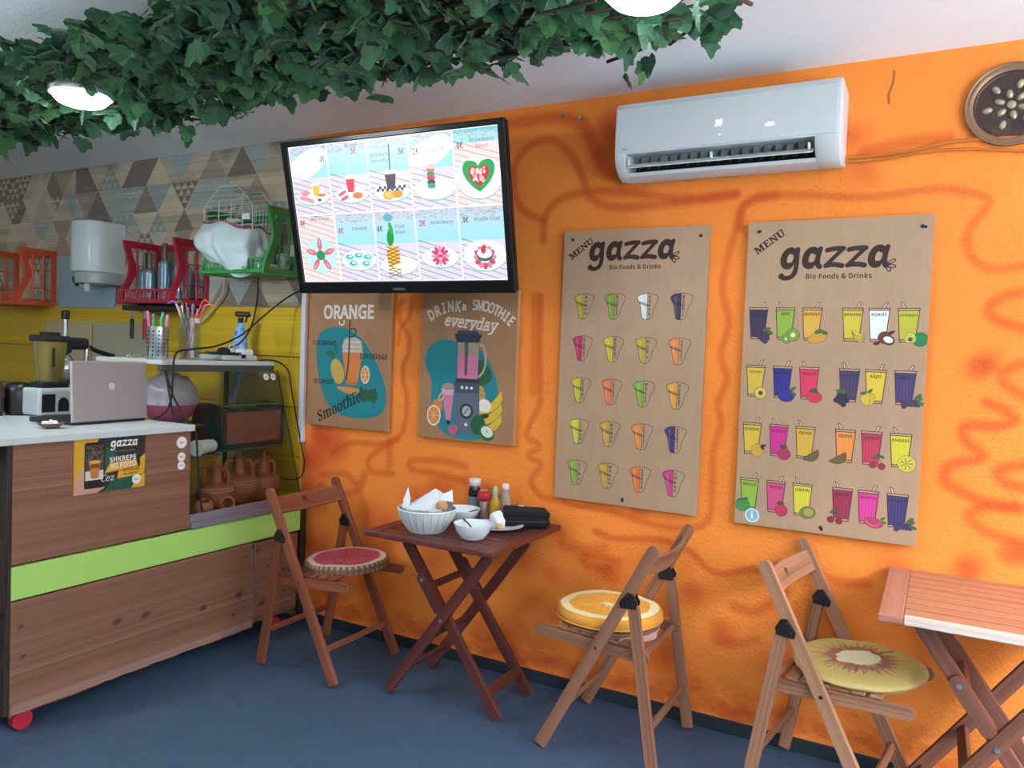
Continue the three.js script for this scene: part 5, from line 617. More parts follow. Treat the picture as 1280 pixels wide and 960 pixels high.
// ------------------------------------------------------------------ wheeled counter with the lime stripe
{
  const t = thing('bar_counter', 'wheeled bar counter clad in brown wood with lime green stripe', 'counter', [-2.88, 0, 0]);
  const zf = 1.495, zm = 0.742;
  part('front_panel', at(box(0.02, 0.437, zf - zm, 0.002, 'z'), -0.01, 0.842, (zf + zm) / 2), M.counterWood, t, 'upper brown wood panel');
  part('stripe', at(box(0.02, 0.122, zf - 0.055, 0.002, 'z'), -0.0085, 0.5555, (zf + 0.055) / 2), std({ color: new THREE.Color('#aedb70'), roughness: 0.45 }), t, 'lime green band');
  { // lower panel: its bottom edge is chipped and uneven
    const r = rng(91), sh = new THREE.Shape(); sh.moveTo(0, 0.488); sh.lineTo(0, 0.074); for (let i = 0; i <= 40; i++) sh.lineTo((zf - 0.36) * i / 40, 0.066 + 0.006 * noise(i * 0.4, 2) + (r() < 0.12 ? 0.007 : 0)); sh.lineTo(zf - 0.36, 0.488); sh.closePath();
    part('lower_panel', mapUV(extrude(sh, 0.018, 0.001).rotateY(Math.PI / 2).translate(-0.019, 0, zf), 'z'), M.counterWood, t);
    part('bottom_strip', at(box(0.004, 0.04, zf - 0.37, 0.001, 'z'), 0.0005, 0.092, (zf + 0.36) / 2), M.counterPale, t, 'paler strip along the bottom');
  }
  part('door', at(box(0.016, 0.40, 0.29, 0.002, 'z'), -0.012, 0.282, 0.21), M.counterWood, t);
  part('edge_strip', at(box(0.006, 0.4, 0.004, 0.001), -0.001, 0.282, 0.358), M.steel, t);
  part('end_panel', at(box(1.08, 0.985, 0.02, 0.003, 'y'), -0.54, 0.568, zf + 0.011), M.darkBrown, t);
  part('bumper', at(box(0.03, 0.26, 0.035, 0.01, 'y'), -0.01, 0.59, zf + 0.03), plain('#2d1f1a', { roughness: 0.5 }), t);
  part('wall_post', at(box(0.03, 0.56, 0.04, 0.003, 'y'), -0.013, 0.345, 0.031), M.darkBrown, t);
  part('divider', at(box(1.05, 0.46, 0.018, 0.002, 'x'), -0.55, 0.829, zm + 0.012), M.darkBrown, t);
  part('back_panel', at(box(0.018, 0.96, zf - zm - 0.03, 0.002, 'z'), -1.07, 0.58, (zf + zm) / 2), M.darkBrown, t); part('back_panel', at(box(0.018, 0.53, zm - 0.08, 0.002, 'z'), -0.6, 0.36, zm / 2 + 0.02), M.darkBrown, t);
  part('base_deck', at(box(1.05, 0.018, zf - zm - 0.03, 0.002, 'z'), -0.54, 0.1, (zf + zm) / 2), M.darkBrown, t); part('base_deck', at(box(0.58, 0.018, zm - 0.08, 0.002, 'z'), -0.3, 0.1, zm / 2 + 0.02), M.darkBrown, t);
  const red = plain('#b52338', { roughness: 0.45 });
  for (const [x, z] of [[-0.045, 1.44], [-1.0, 1.44], [-0.045, 0.2], [-0.5, 0.2]]) {
    const c = part('caster', [rod([x - 0.022, 0.036, z], [x + 0.004, 0.036, z], 0.03, 20), at(box(0.04, 0.03, 0.04, 0.004), x - 0.01, 0.076, z)], plain('#1d2a26', { roughness: 0.5 }), t);
    part('wheel_tyre', rod([x + 0.004, 0.036, z], [x + 0.032, 0.036, z], 0.036, 28), red, c, 'red wheel tyre');
  }
  // round stickers near the right end
  const stk = canvasTex(128, 128, (x) => { x.translate(64, 64); disc(x, 64, '#dfe0de'); disc(x, 54, '#eceeed'); x.fillStyle = '#53605a'; x.fillRect(-30, -8, 60, 5); x.fillRect(-24, 4, 48, 5); });
  for (const [y, r] of [[1.013, 0.026], [0.95, 0.02], [0.912, 0.019]]) part('sticker', new THREE.CylinderGeometry(r, r, 0.0012, 28).rotateZ(-Math.PI / 2).translate(0.0008, y, 0.79), [M.white, std({ map: stk, roughness: 0.5 }), M.white], t, 'round white sticker');
  const notice = canvasTex(800, 560, (x, w, h) => {
    x.fillStyle = '#26312f'; x.fillRect(0, 0, w, h); x.fillStyle = '#d9a72c'; x.beginPath(); x.moveTo(0, 0); x.lineTo(270, 0); x.lineTo(150, 180); x.lineTo(120, 560); x.lineTo(0, 560); x.fill();
    x.fillStyle = '#1f5a4a'; x.beginPath(); x.moveTo(340, 90); x.lineTo(480, 200); x.lineTo(400, 330); x.lineTo(330, 330); x.fill(); x.beginPath(); x.moveTo(330, 560); x.lineTo(420, 430); x.lineTo(800, 380); x.lineTo(800, 560); x.fill();
    x.fillStyle = '#e0aa2e'; x.beginPath(); x.moveTo(390, 270); x.lineTo(690, 250); x.lineTo(720, 330); x.lineTo(330, 370); x.fill(); x.beginPath(); x.moveTo(490, 360); x.lineTo(800, 330); x.lineTo(790, 420); x.lineTo(470, 440); x.fill(); x.beginPath(); x.moveTo(800, 200); x.lineTo(740, 240); x.lineTo(740, 340); x.lineTo(800, 340); x.fill(); x.beginPath(); x.moveTo(640, 560); x.lineTo(720, 440); x.lineTo(800, 420); x.lineTo(800, 560); x.fill();
    x.fillStyle = '#c99a8a'; x.beginPath(); x.moveTo(0, 560); x.bezierCurveTo(10, 400, 70, 300, 120, 290); x.lineTo(150, 420); x.bezierCurveTo(220, 480, 320, 460, 330, 520); x.lineTo(250, 560); x.fill();
    x.fillStyle = '#16181a'; x.beginPath(); x.roundRect(110, 40, 220, 470, 22); x.fill(); x.save(); x.beginPath(); x.roundRect(122, 66, 196, 360, 6); x.clip(); x.fillStyle = '#4a4440'; x.fillRect(122, 66, 196, 360); const r = rng(95); for (let i = 0; i < 90; i++) { x.fillStyle = css([[86, 70, 62], [150, 140, 132], [30, 28, 30], [110, 92, 80]][r() * 4 | 0], 0.5); x.fillRect(122 + r() * 196, 66 + r() * 180, 10 + r() * 40, 8 + r() * 24); }
    x.fillStyle = '#d8d4d0'; x.fillRect(122, 330, 196, 100); x.fillStyle = '#c9822e'; x.beginPath(); x.moveTo(160, 240); x.lineTo(284, 240); x.lineTo(262, 410); x.lineTo(184, 410); x.fill(); x.fillStyle = '#7a4a1c'; x.fillRect(172, 262, 100, 44); x.fillStyle = '#e0b060'; x.beginPath(); x.ellipse(222, 240, 62, 16, 0, 0, 7); x.fill(); x.restore();
    brushWord(x, 400, 40, 62, '#f2f2ee', false); ink(x, 'Bio Foods & Drinks', 560, 150, 28, '#8f9a96'); ink(x, 'SHKREPE', 540, 232, 74, '#f2f2ee', { bold: 'bold', rot: -0.03 }); ink(x, 'NI FOTO', 545, 302, 74, '#f2f2ee', { outline: 4, bold: 'bold', rot: -0.03 }); ink(x, 'INSTAGRAM,', 640, 362, 34, '#3a2a10', { bold: 'bold', rot: -0.03 }); ink(x, 'FACEBOOK', 630, 402, 34, '#3a2a10', { bold: 'bold', rot: -0.03 }); ink(x, 'Cez', 360, 420, 92, '#f2f2ee', { font: 'serif', bold: 'italic' });
    x.save(); x.translate(700, 470); disc(x, 52, '#e6e8e6'); x.fillStyle = '#8a9490'; x.fillRect(-34, -8, 68, 6); x.fillRect(-26, 6, 52, 6); x.restore();
  });
  part('notice_sticker', new THREE.PlaneGeometry(0.304, 0.216).rotateY(Math.PI / 2).translate(0.0012, 0.953, 1.12), std({ map: notice, roughness: 0.4 }), t, 'dark green and yellow notice with white lettering');
}
solo('counter_top', at(box(1.14, 0.028, 0.86, 0.004, 'z'), 0, 0, 0), plain('#cbd3d2', { roughness: 0.35 }), 'pale grey-white worktop of the bar counter under the laptop', 'worktop', [-3.425, 1.0755, 1.17]);

// ------------------------------------------------------------------ glass display case between counter and wall
const CY = 0.645;
{
  const t = thing('display_case', 'glass-fronted display case with white top shelf, clay jugs inside', 'display case', [-2.88, 0, 0]);
  part('deck', at(box(0.56, 0.02, 0.66, 0.003, 'z'), -0.29, CY - 0.012, 0.395), plain('#4a3a36', { roughness: 0.5 }), t);
  part('ledge', [at(box(0.028, 0.03, 0.69, 0.004, 'z'), 0.008, 0.637, 0.4), at(box(0.018, 0.036, 0.69, 0.004, 'z'), 0.002, 0.668, 0.4)], plain('#8d8791', { roughness: 0.4, metalness: 0.3 }), t, 'grey-violet metal ledge');
  part('top_shelf', at(box(0.48, 0.022, 0.685, 0.004, 'z'), -0.42, 1.357, 0.4225), plain('#c9cbc6', { roughness: 0.35 }), t);
  part('shelf_rail', at(box(0.03, 0.03, 0.68, 0.004, 'z'), -0.2, 1.33, 0.4225), plain('#565a5c', { roughness: 0.4, metalness: 0.4 }), t);
  part('shelf_bracket', bar([-0.32, 1.03, 0.27], [-0.24, 1.315, 0.27], 0.035, 0.02), plain('#6d7c8c', { metalness: 0.5, roughness: 0.4 }), t);
  const gl = glassMat('#dfe6e0', { roughness: 0.04 });
  const pane = (a, b, c, d) => { const g = new THREE.BufferGeometry(); g.setAttribute('position', new THREE.Float32BufferAttribute([...a, ...b, ...c, ...a, ...c, ...d], 3)); g.setAttribute('uv', new THREE.Float32BufferAttribute([0, 0, 1, 0, 1, 1, 0, 0, 1, 1, 0, 1], 2)); g.computeVertexNormals(); return g; };
  part('front_glass', pane([-0.002, 0.686, 0.735], [-0.002, 0.686, 0.06], [-0.188, 1.322, 0.06], [-0.188, 1.322, 0.735]), gl, t);
  part('side_glass', pane([-0.004, 0.686, 0.058], [-0.56, 0.686, 0.058], [-0.56, 1.32, 0.058], [-0.19, 1.32, 0.058]), gl, t);
  for (const [z, w] of [[0.738, 0.01], [0.058, 0.006]]) part('edge_trim', bar([0, 0.686, z], [-0.188, 1.32, z], w, w * 0.8), M.black, t);
  part('post', [at(box(0.02, 0.7, 0.02, 0.003, 'y'), -0.56, 1.0, 0.07), at(box(0.02, 0.7, 0.02, 0.003, 'y'), -0.56, 1.0, 0.72)], M.darkBrown, t);
  part('upper_shelf', at(box(0.3, 0.008, 0.36, 0.002, 'z'), -0.43, 1.046, 0.55), plain('#4f5a5a', { roughness: 0.4 }), t);
  part('inner_shelf', at(box(0.42, 0.008, 0.28, 0.002, 'z'), -0.36, 0.915, 0.585), plain('#4f5a5a', { roughness: 0.4 }), t);
  part('box_shelf', at(box(0.44, 0.01, 0.39, 0.002, 'z'), -0.365, 0.929, 0.245), plain('#3c4242', { roughness: 0.45 }), t);
  part('shelf_peg', [at(box(0.05, 0.01, 0.01, 0.001), -0.55, 0.907, 0.72), at(box(0.31, 0.01, 0.01, 0.001), -0.42, 0.907, 0.735)], M.black, t);
  const st = canvasTex(96, 96, (x) => { x.translate(48, 48); disc(x, 48, '#dfe2e0'); x.fillStyle = '#5d6763'; x.fillRect(-26, -6, 52, 5); x.fillRect(-20, 5, 40, 5); });
  for (const z of [0.148, 0.1]) { const y = 1.288, x = -0.188 * (y - 0.686) / 0.636 + 0.0025; part('sticker', new THREE.CylinderGeometry(0.018, 0.018, 0.001, 24).rotateZ(-Math.PI / 2).rotateZ(16.5 * R).translate(x, y, z), [M.white, std({ map: st, roughness: 0.5 }), M.white], t, 'round white sticker on the glass'); }
}
// smoked bread box inside the case
{
  const t = thing('bread_box', 'dark-framed bread box with brown window, inside the display case', 'bread box', [-3.14, 0.935, 0.245]);
  const side = new THREE.Shape(); side.moveTo(0.11, 0); side.lineTo(0.11, 0.2); side.quadraticCurveTo(0.02, 0.235, -0.06, 0.215); side.quadraticCurveTo(-0.12, 0.19, -0.13, 0.0); side.closePath();
  for (const z of [-0.2, 0.185]) part('side_panel', extrude(side, 0.015, 0.003).translate(0, 0, z), plain('#1c1a1a', { roughness: 0.35 }), t);
  part('floor_panel', at(box(0.24, 0.014, 0.38, 0.003, 'z'), -0.01, 0.007, -0.005), M.black, t);
  part('lid', at(box(0.2, 0.008, 0.38, 0.002, 'z'), 0.0, 0.212, -0.005), plain('#4e6a5e', { roughness: 0.2 }), t);
  part('window', at(box(0.006, 0.16, 0.36, 0.002, 'z'), 0.106, 0.1, -0.005), plain('#8a5344', { roughness: 0.22 }), t);
  part('frame', [at(box(0.012, 0.02, 0.385, 0.003, 'z'), 0.108, 0.014, -0.005), at(box(0.012, 0.02, 0.385, 0.003, 'z'), 0.108, 0.192, -0.005), at(box(0.012, 0.19, 0.016, 0.003, 'y'), 0.108, 0.1, 0.18), at(box(0.012, 0.19, 0.016, 0.003, 'y'), 0.108, 0.1, -0.19)], plain('#242020', { roughness: 0.4 }), t);
}
const clay = std({ map: (() => { const t = canvasTex(256, 256, (x, w, h) => { const r = rng(101); x.fillStyle = 'rgb(138,70,52)'; x.fillRect(0, 0, w, h); for (let i = 0; i < 200; i++) { x.fillStyle = css([[170, 96, 70], [128, 64, 46], [158, 86, 62]][r() * 3 | 0], 0.25); x.fillRect(0, r() * h, w, 1 + r() * 5); } grain(x, w, h, 0.08, 102); }); return t; })(), roughness: 0.55 });
function jug(label, x, z, s, turn, ring) {
  const t = thing('clay_jug', label, 'jug', [x, CY, z], turn, undefined); t.scale.setScalar(s);
  part('body', lathe([[0, 0], [0.05, 0], [0.078, 0.03], [0.098, 0.075], [0.099, 0.105], [0.086, 0.132], [0.05, 0.146], [0.034, 0.155], [0.028, 0.185], [0.028, 0.215], [0.034, 0.235], [0.03, 0.235], [0.021, 0.21], [0.02, 0.17], [0, 0.165]], 44), clay, t);
  for (const a of [0, Math.PI]) part('handle', tube([[0.028, 0.215, 0], [0.046, 0.222, 0], [0.06, 0.206, 0], [0.066, 0.17, 0], [0.068, 0.136, 0]], 0.0105, 24, 10).rotateY(a), clay, t);
  part('lid', lathe([[0, 0.236], [0.03, 0.236], [0.031, 0.242], [0.012, 0.25], [0.009, 0.258], [0.012, 0.266], [0, 0.27]], 28), clay, t);
  if (ring) part('painted_ring', [new THREE.TorusGeometry(0.0895, 0.0018, 6, 48).rotateX(Math.PI / 2).translate(0, 0.126, 0), new THREE.TorusGeometry(0.0972, 0.0016, 6, 48).rotateX(Math.PI / 2).translate(0, 0.112, 0)], plain('#b9a08c', { roughness: 0.7 }), t, 'two pale rings');
}
jug('clay jug with two pale rings, nearest the counter in the display case', -3.03, 0.475, 0.9, 0.6, true);
jug('tall clay jug in the middle of the three in the display case', -3.07, 0.3, 1.0, 1.0, true);
jug('plain clay jug beside the wall end of the display case', -3.07, 0.135, 0.92, 1.3, false);
function pot(label, x, z, tilt) {
  const t = thing('clay_pot', label, 'clay pot', [x, CY + 0.04, z]); t.rotation.set(0, -0.5, tilt);
  part('body', lathe([[0, -0.038], [0.022, -0.036], [0.038, -0.016], [0.042, 0.006], [0.036, 0.028], [0.026, 0.038], [0.022, 0.038], [0.03, 0.02], [0.034, 0.0], [0, -0.03]], 36), std({ color: new THREE.Color('#b5714f'), roughness: 0.55 }), t);
  part('mouth', lathe([[0.0, 0.02], [0.029, 0.022]], 28), plain('#4a2a20', { roughness: 0.9 }), t, 'dark open mouth');
}
pot('small round clay pot lying on its side in front of ringed jug', -2.955, 0.475, -1.25); pot('small round clay pot against the counter end inside the case', -2.96, 0.6, -0.3);
{ // paper cups lying on the inner shelf and a tray of leaves
  const t = thing('paper_cup_stack', 'white paper cup lying on the inner shelf of the case', 'cup', [-3.05, 0.956, 0.535]); t.rotation.y = 0.35;
  part('cup_wall', rod([0, 0, -0.075], [0, 0, 0.06], 0.03, 28, 0.036), M.white, t); part('rolled_rim', new THREE.TorusGeometry(0.0365, 0.003, 8, 32).translate(0, 0, 0.06), M.white, t);
  const s = thing('food_tray', 'open tray of green leaves and yellow slices on inner shelf', 'tray', [-3.2, 0.919, 0.6]);
  part('dish', [at(box(0.12, 0.004, 0.2, 0.001, 'z'), 0, 0.004, 0), ...[-1, 1].map(q => at(box(0.004, 0.035, 0.2, 0.001, 'z'), q * 0.06, 0.02, 0)), ...[-1, 1].map(q => at(box(0.12, 0.035, 0.004, 0.001), 0, 0.02, q * 0.1))], plain('#b99a78', { roughness: 0.6 }), s);
  const r = rng(111); for (let i = 0; i < 9; i++) part('leaf', new THREE.SphereGeometry(1, 10, 6).scale(0.022, 0.006, 0.014).rotateX(r() - 0.5).rotateY(r() * 6).translate((r() - 0.5) * 0.08, 0.03 + 0.03 * r(), (r() - 0.5) * 0.15), plain(i % 3 ? '#4f8a5a' : '#c9bc5a', { roughness: 0.6 }), s);
}
{ // pink bowl wrapped in clear film, seen behind the glass
  const t = thing('wrapped_bowl', 'pink bowl under a dome of shiny clear film inside the case', 'bowl', [-3.42, 0.921, 0.645]);
  t.position.set(-3.32, 1.051, 0.52);
  t.scale.setScalar(1.25); part('bowl_body', lathe([[0, 0], [0.05, 0.002], [0.085, 0.03], [0.1, 0.075], [0.097, 0.075], [0.08, 0.032], [0, 0.01]], 44), plain('#b0566e', { roughness: 0.35 }), t);
  const g = new THREE.SphereGeometry(0.104, 40, 20, 0, Math.PI * 2, 0, Math.PI / 2), p = g.attributes.position; for (let i = 0; i < p.count; i++) { const k = 1 + 0.12 * noise(p.getX(i) * 26, p.getY(i) * 26, p.getZ(i) * 26); p.setXYZ(i, p.getX(i) * k, 0.075 + p.getY(i) * 1.25 * k, p.getZ(i) * k); } g.computeVertexNormals();
  part('film', g, new THREE.MeshPhysicalMaterial({ color: new THREE.Color('#d9d2e2'), transmission: 0.5, thickness: 0, roughness: 0.3 }), t);
}

// ------------------------------------------------------------------ things on the counter
{
  const t = thing('laptop', 'silver-lidded laptop standing open with its back to the room', 'laptop', [-3.135, 1.0895, 0.955], 0.1);
  part('base', at(box(0.26, 0.02, 0.372, 0.006, 'z'), -0.13, 0.011, 0), plain('#24262a', { roughness: 0.45 }), t);
  part('keyboard', at(box(0.11, 0.002, 0.33, 0.0005, 'z'), -0.09, 0.0216, 0), M.black, t);
  const lid = part('lid', mapUV(new RoundedBoxGeometry(0.01, 0.252, 0.372, 3, 0.0045), 'z').translate(0, 0.126, 0).rotateZ(0.05).translate(0.006, 0.014, 0), std({ color: new THREE.Color('#a89e9e'), roughness: 0.42, metalness: 0.25 }), t, 'pinkish silver lid');
  part('lid_edge', mapUV(new RoundedBoxGeometry(0.006, 0.256, 0.377, 3, 0.0028), 'z').translate(-0.003, 0.126, 0).rotateZ(0.05).translate(0.006, 0.014, 0), plain('#b9bdc0', { roughness: 0.3, metalness: 0.6 }), t);
  const lm = canvasTex(128, 128, (x) => { x.translate(64, 64); disc(x, 64, '#9a9598'); disc(x, 60, '#e4e6e8'); disc(x, 52, '#c3c2c6'); ink(x, 'DELL', 0, 2, 36, '#eef0f2', { bold: 'bold' }); });
  part('emblem', new THREE.CylinderGeometry(0.0165, 0.0165, 0.0012, 32).rotateZ(-Math.PI / 2).translate(0.0055, 0.145, 0.0).rotateZ(0.05).translate(0.006, 0.014, 0), [M.steel, std({ map: lm, roughness: 0.3 }), M.steel], t, 'round emblem in the middle of the lid');
  part('hinge', [-0.12, 0.12].map(z => rod([0, 0.02, z - 0.03], [0, 0.02, z + 0.03], 0.006, 14)), M.black, t);
}
{
  const t = thing('ash_bowl', 'small brown saucer of crumpled white paper at the counter front', 'saucer', [-3.08, 1.0895, 1.245]);
  part('dish', lathe([[0, 0], [0.018, 0.001], [0.032, 0.006], [0.05, 0.02], [0.048, 0.021], [0.03, 0.009], [0, 0.005]], 40), plain('#7a5c52', { roughness: 0.4 }), t);
  for (const [u, v, s, k] of [[0.0, 0.0, 0.016, 1], [-0.012, 0.015, 0.012, 2], [0.014, -0.012, 0.011, 3]]) { const g = new THREE.IcosahedronGeometry(s, 2), p = g.attributes.position; for (let i = 0; i < p.count; i++) { const q = 1 + 0.5 * noise(p.getX(i) * 90, p.getY(i) * 90, p.getZ(i) * 90 + k); p.setXYZ(i, p.getX(i) * q, p.getY(i) * q, p.getZ(i) * q); } g.computeVertexNormals(); part('paper_scrap', g.translate(u, 0.018, v), M.white, t); }
}
{ // blender with black lid
  const t = thing('blender', 'countertop blender with black lid and silver-and-black base', 'blender', [-3.6, 1.0895, 0.95], 0.05); t.scale.set(0.72, 1, 0.74);
  const bs = plain('#c3cacb', { roughness: 0.3, metalness: 0.2 });
  part('base', at(new RoundedBoxGeometry(0.2, 0.125, 0.25, 4, 0.02), 0, 0.0675, 0), bs, t, 'silver base');
  part('control_panel', at(box(0.008, 0.082, 0.085, 0.002), 0.099, 0.062, 0.065), M.black, t); const arch = new THREE.Shape(); arch.moveTo(-0.035, 0); arch.lineTo(-0.035, 0.03); arch.absarc(0, 0.03, 0.035, Math.PI, 0, true); arch.lineTo(0.035, 0); arch.closePath(); part('arch_panel', extrude(arch, 0.006, 0.002).rotateY(Math.PI / 2).translate(0.098, 0.022, -0.03), M.black, t);
  part('collar', at(new RoundedBoxGeometry(0.14, 0.03, 0.17, 3, 0.01), 0, 0.142, 0), M.softBlack, t);
  part('jug', lathe([[0.062, 0.155], [0.066, 0.17], [0.085, 0.345], [0.081, 0.345], [0.062, 0.172], [0, 0.168]], 4).rotateY(Math.PI / 4).scale(1.1, 1, 1.2), new THREE.MeshPhysicalMaterial({ color: new THREE.Color('#c9b86a'), transmission: 0.7, thickness: 0, roughness: 0.12 }), t, 'clear jug, yellowish');
  part('blade_cup', lathe([[0, 0.17], [0.05, 0.17], [0.056, 0.2], [0.03, 0.205], [0, 0.215]], 24), plain('#5a5646', { roughness: 0.5 }), t);
  part('lid', [at(new RoundedBoxGeometry(0.155, 0.028, 0.175, 3, 0.008), 0, 0.356, 0), at(new RoundedBoxGeometry(0.08, 0.02, 0.09, 3, 0.008), 0, 0.376, 0)], M.softBlack, t);
  part('scale_strip', at(box(0.003, 0.09, 0.018, 0.001), 0.088, 0.27, 0.03), M.black, t);
}
{ // lever citrus press
  const t = thing('citrus_press', 'lever citrus press with chrome dome and black handle, behind laptop', 'citrus press', [-3.78, 1.0895, 0.72], -Math.PI / 2);
  part('base', [at(new RoundedBoxGeometry(0.2, 0.03, 0.18, 3, 0.012), 0, 0.015, 0)], M.softBlack, t);
  part('column', rod([-0.06, 0.03, 0], [-0.06, 0.34, 0], 0.014, 20), M.chrome, t);
  part('head', [at(new RoundedBoxGeometry(0.13, 0.06, 0.05, 4, 0.02), 0.0, 0.335, 0), at(new RoundedBoxGeometry(0.05, 0.085, 0.056, 4, 0.018), 0.05, 0.325, 0)], M.softBlack, t);
  part('rack_bar', rod([0.05, 0.3, 0], [0.05, 0.46, 0], 0.011, 18), M.steel, t); part('rack_cap', at(new RoundedBoxGeometry(0.032, 0.045, 0.032, 3, 0.008), 0.05, 0.475, 0), M.black, t);
  part('dome', lathe([[0.05, 0.205], [0.052, 0.21], [0.044, 0.25], [0.026, 0.275], [0.012, 0.282], [0.012, 0.3], [0, 0.3]], 36).translate(0.05, 0, 0), M.chrome, t, 'chrome pressing dome');
  part('cup', lathe([[0, 0.13], [0.02, 0.13], [0.05, 0.16], [0.054, 0.185], [0.05, 0.185], [0.02, 0.145], [0, 0.14]], 36).translate(0.05, 0, 0), M.steel, t); part('cup_arm', bar([-0.06, 0.15, 0], [0.03, 0.15, 0], 0.02, 0.03), M.softBlack, t);
  const lv = part('lever', tube([[-0.02, 0.335, 0.01], [-0.07, 0.325, 0.02], [-0.13, 0.3, 0.02], [-0.22, 0.275, 0.02]], 0.0115, 30, 12), M.softBlack, t, 'long black lever'); part('red_badge', at(box(0.006, 0.026, 0.026, 0.002), 0.078, 0.36, 0), plain('#b5483c'), lv);
}
solo('storage_pot', lathe([[0, 0], [0.05, 0], [0.06, 0.02], [0.062, 0.11], [0.052, 0.14], [0.03, 0.15], [0, 0.152]], 36), plain('#1d1b1d', { roughness: 0.3 }), 'black rounded kettle-like jar on the counter, left of the blender', 'jar', [-3.7, 1.0895, 1.03]);
solo('storage_pot', lathe([[0, 0], [0.055, 0], [0.06, 0.08], [0.064, 0.084], [0.064, 0.1], [0.05, 0.15], [0.02, 0.17], [0, 0.17]], 36), plain('#4a382c', { roughness: 0.5 }), 'dark brown lidded pot at the extreme left edge of the counter', 'pot', [-3.72, 1.0895, 1.15]);

// ------------------------------------------------------------------ things on the white shelf above the case
const SY = 1.3685;
{
  const t = thing('utensil_cup', 'perforated stainless steel cup holding bright coloured markers', 'cup', [-3.15, SY, 0.72]); const r = 0.046;
  part('cup_wall', lathe([[0, 0.002], [r, 0.002], [r, 0.148], [r + 0.002, 0.15], [r - 0.002, 0.15], [r - 0.003, 0.005], [0, 0.005]], 48), metal('#b9c2c4', 0.24), t);
  const holes = []; for (let k = 0; k < 12; k++) for (let j = 0; j < 7; j++) { const a = k / 12 * Math.PI * 2; holes.push(new THREE.CylinderGeometry(0.0036, 0.0036, 0.002, 10).rotateZ(Math.PI / 2).translate(r + 0.0004, 0.02 + j * 0.018, 0).rotateY(a)); } const hp = part('hole', holes, plain('#20262a', { roughness: 0.9 }), t); hp.name = 'perforations'; hp.userData.kind = 'stuff';
}
const mk = ['#57a832', '#3f9e46', '#d95a98', '#1f5a9a', '#7a4fa0', '#2aa6c9', '#8ed03c', '#e08aa8'], mkn = ['leaf green', 'dark green', 'pink', 'navy blue', 'violet', 'sky blue', 'lime green', 'pale rose'];
mk.forEach((c, i) => { const a = i / 8 * Math.PI * 2 + 0.3, t = thing('marker_pen', `${mkn[i]} marker standing in the perforated steel cup`, 'marker', [-3.15 + 0.02 * Math.cos(a), SY + 0.006, 0.72 + 0.02 * Math.sin(a)], 0, 'markers in the steel cup'); t.rotation.set(0.12 * Math.sin(a), 0, -0.12 * Math.cos(a)); part('barrel', rod([0, 0, 0], [0, 0.13, 0], 0.0065, 14), plain('#d8d8d8', { roughness: 0.4 }), t); part('cap', lathe([[0, 0.125], [0.0078, 0.125], [0.0085, 0.13], [0.0078, 0.18 + 0.012 * (i % 3)], [0.004, 0.19 + 0.012 * (i % 3)], [0, 0.19 + 0.012 * (i % 3)]], 16), plain(c, { roughness: 0.35 }), t); });
{
  const t = thing('glass_jar', 'tall clear glass jar full of coloured drinking straws', 'jar', [-3.15, SY, 0.545]);
  part('glass_wall', lathe([[0.044, 0.004], [0.049, 0.01], [0.05, 0.2], [0.047, 0.2], [0.046, 0.012]], 44), glassMat('#eef4f4', { roughness: 0.04 }), t); part('glass_base', lathe([[0, 0.0], [0.046, 0.0], [0.048, 0.006], [0.044, 0.009], [0, 0.009]], 40), glassMat('#dfe9ea'), t);
  part('paper_tag', at(box(0.002, 0.022, 0.026, 0.0005), 0.051, 0.188, 0.0), M.white, t);
}
{
  const cols = ['#e0603c', '#d93a6a', '#3f7fd0', '#38a878', '#e8a070', '#c9d0e8', '#8a6fc0', '#e8e0d0', '#e04a50', '#38b0b8', '#e87a9a', '#5a5ab8', '#ef9a5a', '#b83a7a'], nm = ['tomato red', 'magenta', 'blue', 'jade green', 'peach', 'pale lilac', 'violet', 'cream', 'scarlet', 'turquoise', 'rose pink', 'indigo', 'apricot', 'plum']; const r = rng(121);
  cols.forEach((c, i) => { const a = i / 14 * Math.PI * 2, b = a + 2.2 + r(), p = [-3.15 + 0.036 * Math.cos(b), SY + 0.012, 0.545 + 0.036 * Math.sin(b)], L = 0.235 + 0.03 * r(), q = [-3.15 + 0.042 * Math.cos(a), 0, 0.545 + 0.042 * Math.sin(a)]; const k = 0.19; const top = [p[0] + (q[0] - p[0]) / k * L, SY + 0.012 + L, p[2] + (q[2] - p[2]) / k * L]; const bend = i % 3 === 0;
    const g = bend ? tube([p, [p[0] + (top[0] - p[0]) * 0.9, p[1] + L * 0.9, p[2] + (top[2] - p[2]) * 0.9], top, [top[0] + 0.02 * Math.cos(a), top[1] + 0.012, top[2] + 0.02 * Math.sin(a)], [top[0] + 0.045 * Math.cos(a), top[1] - 0.002, top[2] + 0.045 * Math.sin(a)]], 0.0034, 30, 8) : rod(p, top, 0.0034, 10);
    solo('drinking_straw', g, plain(c, { roughness: 0.4 }), `${nm[i]} ${bend ? 'bent-necked' : 'upright'} drinking straw in the tall glass jar`, 'straw', [0, 0, 0], 'straws in the glass jar'); });
}
